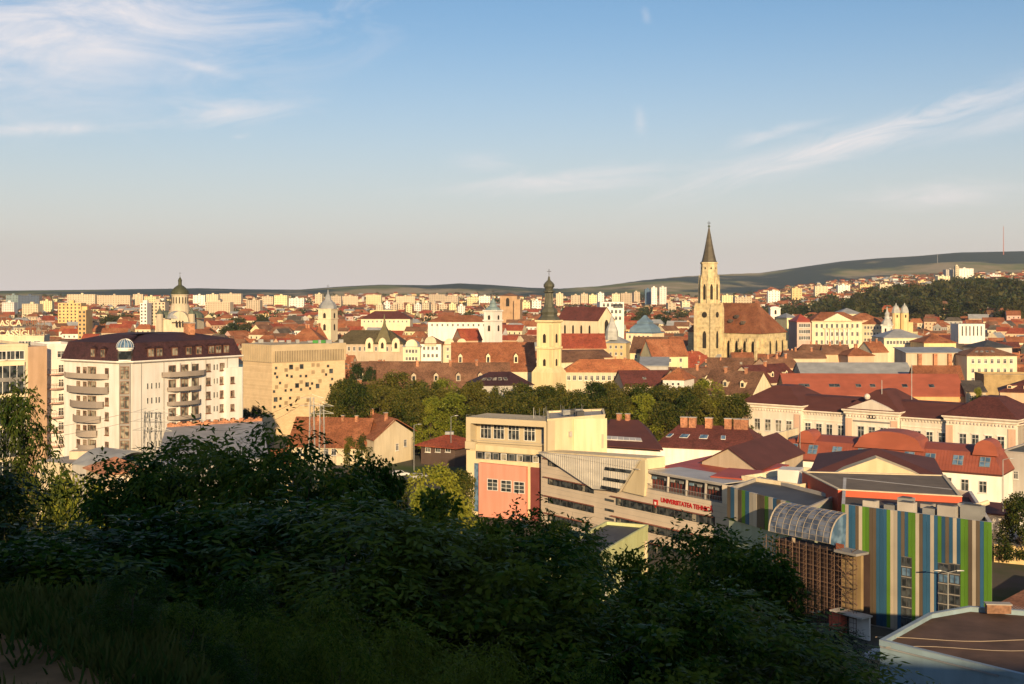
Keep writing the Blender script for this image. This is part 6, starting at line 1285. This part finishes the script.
for x, Y in cells:
    if Y < 395 or (Y < 405 and 300 < CX+F*x/Y < 760): continue
    ang = dist_ang(x, Y)+random.gauss(0, 4); L_ = random.uniform(9, 20); W_ = random.uniform(7, 10.5); px = CX+F*x/Y
    if Y < 430 and px > 740: continue
    ca, sa = math.cos(R(ang)), math.sin(R(ang)); poly = [(x+ca*u-sa*v, Y+sa*u+ca*v) for u, v in ((-L_/2, -W_/2), (L_/2, -W_/2), (L_/2, W_/2), (-L_/2, W_/2))]
    if any(not clear(p[0], p[1]) for p in poly+[(x, Y)]+[vl(poly[i], poly[(i+1) % 4], .5) for i in range(4)]): continue
    g = H(x, Y); ze = g+random.choice([4.5, 5.5, 6.5, 8, 10]) if Y < 900 else g+random.choice([5, 6.5, 8, 12]); zr = ze+W_*random.uniform(.36, .52)
    pl, pr_ = min(CX+F*p[0]/p[1] for p in poly), max(CX+F*p[0]/p[1] for p in poly); yt = HY+(E-zr)/Y*F; n_try = 0
    while blocked(pl, pr_, yt, Y) and n_try < 4: ze -= 1.6; zr -= 1.9; n_try += 1; yt = HY+(E-zr)/Y*F
    if blocked(pl, pr_, yt, Y) or ze < g+3 or pr_ < -2 or pl > 1026: continue
    wn, wm_ = random.choices(WALLS, (26, 10, 10, 20, 8, 18, 6, 8))[0]; rn, rm_ = random.choices(ROOFS, (38, 24, 12, 11, 4, 5, 6))[0]; kind = random.choice(['gable', 'gable', 'hip']); reserve(poly, .4)
    if count < 272:
        if Y < 640:
            b = Bld('house', '?', 'house', poly, g, group='tiled houses of the old town'); b.walls(ze, wm_); b.roof(kind, ze, zr, rm_); b.endw()
            for i in (0, 1, 3):
                f_ = b.fs[i]
                if f_.n.y > -.35: continue
                zz_ = [ze-1.8-3.3*k for k in range(min(2, int((ze-g)/3.3)))]; b.wins(i, grid_us(f_.L, max(2, int(f_.L/3.6)), .8), zz_, 1.1, 1.6, nr=1)
            f_ = random.random(); b.chimneys([random.uniform(.15, .85) for _ in range(random.choice((1, 2, 2, 3)))], random.uniform(.75, .95), .7, 1.3)
            if f_ < .3: b.skylights([random.uniform(.2, .8)], .5, .9, 1.2)
            o = b.r
        else:
            mb = MB(); small_house(mb, poly, g, ze, zr, wm_, rm_, kind)
            for k in range(random.choice((1, 2))): t = random.uniform(.3, .7); m0 = vl(vl(poly[0], poly[3], .5), vl(poly[1], poly[2], .5), t); mb.box((m0[0], m0[1], zr+.3), (.8, .8, 2.2), BRICK, R(ang))
            o = mb.build('house'); tag(o, '?', 'house', 'tiled houses of the old town')
        AP.append((o, '%s %s house, %s %s roof' % ('long' if L_ > 19 else ('small' if L_ < 14 else 'mid sized'), wn, rn, 'hipped' if kind == 'hip' else 'gabled'), (pl+pr_)/2, yt, Y)); count += 1
    else:
        small_house(farb, poly, g, ze, zr, wm_, rm_, kind)
# distant suburbs
random.seed(41)
for k in range(3300):
    px = random.uniform(-40, 1060); t = random.random()**.8; Y = lerp(1330, 3300, t)
    if px > 760: Y = lerp(1750, 3500, t)
    if px > 850 and Y < 2000: continue
    if 938 < px < 982 and 1900 < Y < 3000: continue
    x = xpx(px, Y); L_ = random.uniform(9, 20); W_ = random.uniform(8, 12); ang = random.gauss(5, 22)
    ca, sa = math.cos(R(ang)), math.sin(R(ang)); poly = [(x+ca*u-sa*v, Y+sa*u+ca*v) for u, v in ((-L_/2, -W_/2), (L_/2, -W_/2), (L_/2, W_/2), (-L_/2, W_/2))]
    if not clear(x, Y): continue
    g = H(x, Y); ze = g+random.choice([5, 6, 8, 10, 12]); small_house(farb, poly, g, ze, ze+W_*.35, random.choices([m for _, m in WALLS], (28, 16, 10, 14, 6, 14, 6, 6))[0], random.choices([m for _, m in ROOFS], (30, 22, 16, 8, 8, 10, 6))[0], random.choice(['gable', 'hip']), Y < 1700)
o = farb.build('distant_houses'); tag(o, 'small tiled houses crowding the far suburbs and hillsides', 'houses', kind='stuff')
# apartment blocks on the horizon
FLAT = [(67, 95, 293, 2500), (97, 130, 293.5, 2500), (133, 143, 293, 2550), (144, 156, 293.5, 2500), (193, 205, 294, 2600), (206, 218, 293, 2600), (219, 241, 292.5, 2650), (262, 273, 294, 2450), (274, 287, 293.5, 2450), (289, 304, 296, 2300), (315, 322, 293, 2600), (331, 341, 294, 2600), (342, 358, 294, 2650), (366, 381, 294, 2700), (384, 390, 300, 2000), (396, 415, 294.5, 2700), (429, 445, 293, 2800), (445, 458, 293.5, 2800), (467, 479, 294, 2700), (479, 490, 293.5, 2650),
        (376, 383, 302, 1850), (391, 397, 302, 1800), (398, 404, 301, 1820), (406, 412, 302.5, 1780), (414, 421, 302, 1850), (422, 429, 301, 1900), (431, 437, 303, 1800), (439, 447, 302, 1850), (449, 456, 301.5, 1900), (458, 465, 303, 1800), (556, 563, 292.5, 2700), (571, 580, 292.5, 2700), (581, 588, 291.5, 2720), (589, 597, 292, 2720), (598, 604, 292, 2760), (612, 620, 291, 2750), (621, 632, 291, 2750), (634, 640, 291, 2850), (40, 52, 299, 1900), (2, 14, 300, 1800), (22, 38, 303, 1600), (246, 260, 299, 1900), (205, 230, 300, 1700), (520, 530, 299, 2000), (532, 541, 298, 2100), (682, 690, 299, 2100), (668, 676, 300, 2000), (735, 752, 296, 2300), (722, 733, 293, 2500)]
for k, (pl, pr_, yt, Y) in enumerate(FLAT):
    m = (CREAM, BEIGE, BEIGE, PALEY, WHITE)[k % 5]; yt += random.uniform(.8, 3); o = block('?', pl, pr_, yt, Y, m, name='apartment_block', cat='apartment block', ang=random.uniform(-9, 9), dep=14 if pr_-pl > 8 else 18, group='apartment blocks on the horizon')
    AP.append((o, '%s %s apartment block' % (('cream', 'beige', 'beige', 'pale yellow', 'white')[k % 5], 'long' if pr_-pl > 13 else ('tall' if Y < 2200 else 'slab')), (pl+pr_)/2, yt, Y))
# big hillside buildings beside the hotel
for k, (pl, pr_, yt, Y) in enumerate(((938, 950, 276, 2400), (975, 985, 277, 2450), (988, 1001, 274.5, 2550), (1010, 1018, 274, 2600), (918, 928, 281, 2300), (900, 912, 283, 2300), (880, 893, 284, 2350), (860, 872, 284.5, 2400), (838, 850, 285, 2400), (815, 828, 286, 2400), (792, 802, 288, 2300), (768, 780, 291, 2200))):
    o = block('?', pl, pr_, yt, Y, (CREAM, YELL, WHITE)[k % 3], name='apartment_block', cat='apartment block', ang=random.uniform(-12, 6), dep=14, group='blocks on the right hillside'); AP.append((o, '%s hillside block' % ('cream', 'ochre', 'white')[k % 3], (pl+pr_)/2, yt, Y))
for o in TREES:
    if o.get('label') == '?park': AP.append((o, 'leafy park tree', *o['pp']))
    elif o.get('label') == '?far': AP.append((o, 'wooded park tree' if o['group'] == 'trees of the wooded park' else 'green tree among the roofs', *o['pp']))
# labels: which one it is, told by what stands next to it
LM = [(20, 330, 'the rooftop letters'), (90, 350, 'the mansard block'), (180, 300, 'the green dome'), (215, 345, 'the big brick chimney'), (290, 345, 'the stone cube'), (328, 305, 'the octagonal tower'), (384, 325, 'the pointed turret'), (430, 350, 'the ornate townhouse'), (385, 312, 'the maroon school'), (493, 300, 'the verdigris spire'), (508, 296, 'the brick block'), (549, 300, 'the baroque tower'), (580, 312, 'the maroon church roof'), (612, 305, 'the modernist block'), (639, 325, 'the blue dome'), (645, 350, 'the arcade house'), (709, 280, 'the gothic spire'), (745, 320, 'the church roof'), (800, 325, 'the pink building'), (837, 325, 'the pediment building'), (888, 325, 'the white turret'), (900, 310, 'the twin towers'), (972, 328, 'the slit windowed block'), (960, 272, 'the hillside hotel'), (935, 360, 'the buttressed wall'), (992, 360, 'the dormered house'), (870, 380, 'the orange roof'), (780, 395, 'the palace pavilion'), (673, 385, 'the six windowed house'), (440, 385, 'the convent roof'), (500, 380, 'the dark pavilion'), (655, 290, 'the paired towers'), (630, 400, 'the skylight wing'), (370, 440, 'the lit gable'), (1015, 400, 'the ruined wall')]
from collections import defaultdict
D1 = defaultdict(list)
for rec in AP:
    o, stem, px, yt, Y = rec; c_ = sorted(LM, key=lambda l: (l[0]-px)**2+((l[1]-yt)*2.2)**2); l = c_[0]; dx, dy = px-l[0], yt-l[1]
    far_ = 'just ' if math.hypot(dx, dy*2) < 16 else ''
    rel = ('left of' if dx < 0 else 'right of') if abs(dx) > abs(dy)*1.6 else ('above' if dy < 0 else 'below')
    if rel in ('above', 'below') and abs(dx) > 5: rel += (' left of' if dx < 0 else ' right of')
    if len(stem.split()) > 6: stem = stem.replace('mid sized ', '')
    D1['%s %s%s %s' % (stem, far_, rel, l[2])].append((px, yt, o))
D1 = {k: v for k, v in D1.items()}
ORD = ['leftmost', 'second from left', 'third from left', 'fourth from left', 'fifth from left', 'sixth from left', 'seventh from left', 'eighth from left', 'ninth from left', 'tenth from left', 'eleventh from left', 'twelfth from left', 'thirteenth from left', 'fourteenth from left', 'fifteenth from left']
for k, v in D1.items():
    v.sort(key=lambda t: (t[0], t[1]))
    if len(v) == 1: v[0][2]['label'] = k; continue
    if len(v) == 2: ords = ['left one', 'right one']
    else: ords = ['%s' % (ORD[i] if i < len(v)-1 else 'rightmost') if i < len(ORD) or i == len(v)-1 else 'number %d from left' % (i+1) for i in range(len(v))]
    for (p_, y_, o), w_ in zip(v, ords): o['label'] = k+', '+w_
for o, *_ in AP:
    if len(o['label'].split()) > 16: o['label'] = o['label'].replace('just ', '').replace('mid sized', 'medium')
    if len(o['label'].split()) > 16: o['label'] = o['label'].replace('wooded ', '').replace(' gabled', '')
for o in TREES:
    if 'pp' in o: del o['pp']
# ---- street furniture
def lamp(px, Y, yt, label, two=False):
    x = xpx(px, Y); z = zpy(yt, Y); o = root('street_lamp', label, 'street lamp', (x, Y, 0), 'street lamps'); mb = MB(); mb.beam((x, Y, 0), (x, Y, z-.3), .12, STEEL, 6, .07); mb.build('pole', o)
    for s_ in ((1, -1) if two else (1,)):
        mb = MB(); mb.beam((x, Y, z-.32), (x+s_*1.0, Y-.3, z), .06, STEEL, 5); mb.build('arm', o); mb = MB(); mb.loft([[(x+s_*(1.0+.9*t_)+0, Y-.3+w_*.16, z+h_) for t_, w_, h_ in ((0, -1, -.06), (1, -1, -.04), (1, 1, -.04), (0, 1, -.06))], [(x+s_*(1.0+.9*t_), Y-.3+w_*.12, z+h_) for t_, w_, h_ in ((0, -1, .08), (1, -1, .04), (1, 1, .04), (0, 1, .08))]], STEEL); mb.build('lamp_head', o)
for px, Y, yt, lb, tw_ in ((414, 310, 424, 'street lamp with curved arm right of the lit gable corner house', False), (451, 318, 415.5, 'tall straight street lamp before the park trees', False), (350, 372, 402, 'street lamp at the park edge right of the beige stone cube', False), (325, 375, 400, 'street lamp in front of the beige stone cube corner', True), (948, 158, 570, 'lamp post with twin heads in front of the striped facade', True), (1003, 215, 458, 'lamp post at the right end of the red mansard school', False)): lamp(px, Y, yt, lb, tw_)
def pylon(px, Y, yt, label, w_=1.1, arms=3):
    x = xpx(px, Y); z = zpy(yt, Y); o = root('power_pole', label, 'power pole', (x, Y, 0), 'lattice power poles'); mb = MB()
    for sx_, sy_ in ((-1, -1), (1, -1), (1, 1), (-1, 1)): mb.beam((x+sx_*w_, Y+sy_*w_, 0), (x+sx_*.35, Y+sy_*.35, z), .07, STEEL, 4)
    n_ = 9
    for k in range(n_):
        za, zb_ = z*k/n_, z*(k+1)/n_; wa, wb = lerp(w_, .35, k/n_), lerp(w_, .35, (k+1)/n_)
        for sx_, sy_, tx, ty in ((-1, -1, 1, -1), (1, -1, 1, 1), (-1, 1, -1, -1)): mb.beam((x+sx_*wa, Y+sy_*wa, za), (x+tx*wb, Y+ty*wb, zb_), .035, STEEL, 3); mb.beam((x+tx*wa, Y+ty*wa, za), (x+sx_*wb, Y+sy_*wb, zb_), .035, STEEL, 3)
    mb.build('lattice_mast', o)
    for k in range(arms): zz_ = z-.2-k*1.5; mb = MB(); mb.beam((x-2.4, Y, zz_), (x+2.4, Y, zz_), .06, STEEL, 4); mb.beam((x-2.4, Y, zz_), (x, Y, zz_+.7), .03, STEEL, 3); mb.beam((x+2.4, Y, zz_), (x, Y, zz_+.7), .03, STEEL, 3); mb.build('crossarm', o)
    return Vector((x, Y, z))
tops = [pylon(147, 208, 411, 'lattice power pole before the white apartment block, left one'), pylon(158, 209, 412, 'lattice power pole before the white apartment block, right one'), pylon(312, 252, 397, 'slanting lattice power pole before the beige stone cube', .8, 2), pylon(322, 256, 405, 'short lattice power pole right of the slanting one', .8, 2)]
def wire(a, b_, sag, label):
    mb = MB(); n_ = 14; pt = [a.lerp(b_, k/n_)-Vector((0, 0, sag*4*(k/n_)*(1-k/n_))) for k in range(n_+1)]
    for k in range(n_): mb.beam(pt[k], pt[k+1], .035, DARKM, 3)
    o = mb.build('power_line'); tag(o, label, 'power line', 'power lines')
for k, dz in enumerate((-.2, -1.7)):
    wire(tops[1]+Vector((2.4, 0, dz)), tops[2]+Vector((-2.4, 0, dz)), 3.0, ('upper' if k == 0 else 'lower')+' power line sagging between the left and slanting power poles'); wire(tops[0]+Vector((-2.4, 0, dz)), Vector((-112, 190, 22+dz)), 2.0, ('upper' if k == 0 else 'lower')+' power line leaving the left power pole to the frame edge')
x, Y = xpx(1003.5, 5600), 5600; g = H(x, Y); o = root('transmission_mast', 'thin red and white transmission mast on the right hilltop', 'mast', (x, Y, g)); mb = MB(); mb.beam((x, Y, g), (x, Y, zpy(226, Y)), 2.0, mat('mast_red', (.45, .16, .12), .7), 5, 1.0); mb.build('mast_tube', o)
x, Y = xpx(937.5, 5200), 5200; g = H(x, Y); o = root('transmission_mast', 'shorter thin mast on the slope left of the white hotel', 'mast', (x, Y, g)); mb = MB(); mb.beam((x, Y, g), (x, Y, zpy(254, Y)), 1.2, STEEL, 5, .8); mb.build('mast_tube', o)
# ---- parked cars
CARP = mat('car_glass', (.02, .022, .025), .1, 'glass'); TYRE = mat('tyre_rubber', (.02, .02, .02), .9)
def car(x, y, rz, m, label, van=False):
    o = root('van' if van else 'parked_car', label, 'van' if van else 'car', (x, y, 0), None if van else 'cars parked by the park'); ca, sa = math.cos(rz), math.sin(rz); T = lambda u, v, z: (x+ca*u-sa*v, y+sa*u+ca*v, z)
    pr = [(-2.1, .35), (2.1, .35), (2.15, .75), (1.3, .95), (-1.9, 1.0), (-2.15, .8)] if not van else [(-2.5, .4), (2.5, .4), (2.5, 1.1), (1.9, 1.3), (-2.5, 1.3)]
    cb = [(-1.7, 1.0), (1.0, .97), (.45, 1.42), (-1.2, 1.45)] if not van else [(-2.5, 1.3), (1.9, 1.3), (1.3, 2.2), (-2.45, 2.25)]
    mb = MB(); mb.loft([[T(u, -.85, z) for u, z in pr], [T(u, .85, z) for u, z in pr]], m); mb.loft([[T(u, -.62, z) for u, z in cb], [T(u, .62, z) for u, z in cb]], m) ; mb.build('body', o)
    for s_ in (-1, 1):
        mb = MB(); c_ = [(u*.84-.02, 1.02+(z-1.0)*.82) if not van else (u*.8, 1.4+(z-1.3)*.7) for u, z in cb]; mb.loft([[T(u, s_*.63, z) for u, z in c_], [T(u, s_*.66, z) for u, z in c_]], CARP); mb.build('side_window', o)
    mb = MB(); a_, b_ = cb[1], cb[2]; mb.loft([[T(a_[0]+.02, v, a_[1]+.03) for v in (-.55, .55)]+[T(b_[0]+.02, v, b_[1]-.04) for v in (.5, -.5)], [T(a_[0]+.06, v, a_[1]+.05) for v in (-.55, .55)]+[T(b_[0]+.06, v, b_[1]-.02) for v in (.5, -.5)]], CARP); mb.build('windscreen', o)
    for u in (-1.35, 1.35):
        for v in (-.8, .8):
            mb = MB(); mb.loft([[T(u+.32*math.cos(k*math.pi/5), v-.1, .32+.32*math.sin(k*math.pi/5)) for k in range(10)], [T(u+.32*math.cos(k*math.pi/5), v+.1, .32+.32*math.sin(k*math.pi/5)) for k in range(10)]], TYRE); mb.build('wheel', o)
    for v in (-.6, .6): mb = MB(); q_ = T(2.13 if not van else 2.5, v, .72); mb.box(q_, (.08, .3, .14), FRAMEW, rz); mb.build('headlight', o)
CW, CD, CR, CB_ = mat('car_white', (.7, .7, .7), .3), mat('car_dark', (.03, .03, .035), .3), mat('car_red', (.35, .02, .02), .3), mat('car_silver', (.38, .39, .40), .3)
for k, (px, Y, rz, m, lb, vn) in enumerate(((331, 388, .3, CB_, 'silver car on the street below the beige stone cube', 0), (337, 380, .3, CD, 'dark car on the street right of the silver one', 0), (333, 372, 1.3, CW, 'white van on the street before the beige stone cube', 1), (326, 364, .2, CR, 'red car at the street corner before the beige stone cube', 0), (400, 300, .5, CW, 'white car parked below the lit gable corner house', 0), (419, 296, .4, CB_, 'silver car parked left of the red pyramid roof pavilion', 0), (409, 287, 2.0, CD, 'dark car glimpsed above the treetops near the pavilion', 0), (884, 151, .1, CW, 'white car by the entrance canopy of the glass hall', 0))): car(xpx(px, Y), Y, rz, m, lb, bool(vn))
# ---- haze
mb = MB(); mb.prism([(-9000, -400), (9000, -400), (9000, 9600), (-9000, 9600)], -1.0, 345.0, ASPH); hz_ = mb.build('haze'); tag(hz_, kind='stuff'); hz_.data.materials.clear()
m = bpy.data.materials.new('haze'); m.use_nodes = True; n_ = m.node_tree.nodes; n_.remove(n_['Principled BSDF']); v = n_.new('ShaderNodeVolumePrincipled'); v.inputs['Color'].default_value = (.90, .95, 1.0, 1); v.inputs['Density'].default_value = HAZE; v.inputs['Anisotropy'].default_value = .2
m.node_tree.links.new(v.outputs[0], n_['Material Output'].inputs['Volume']); hz_.data.materials.append(m)
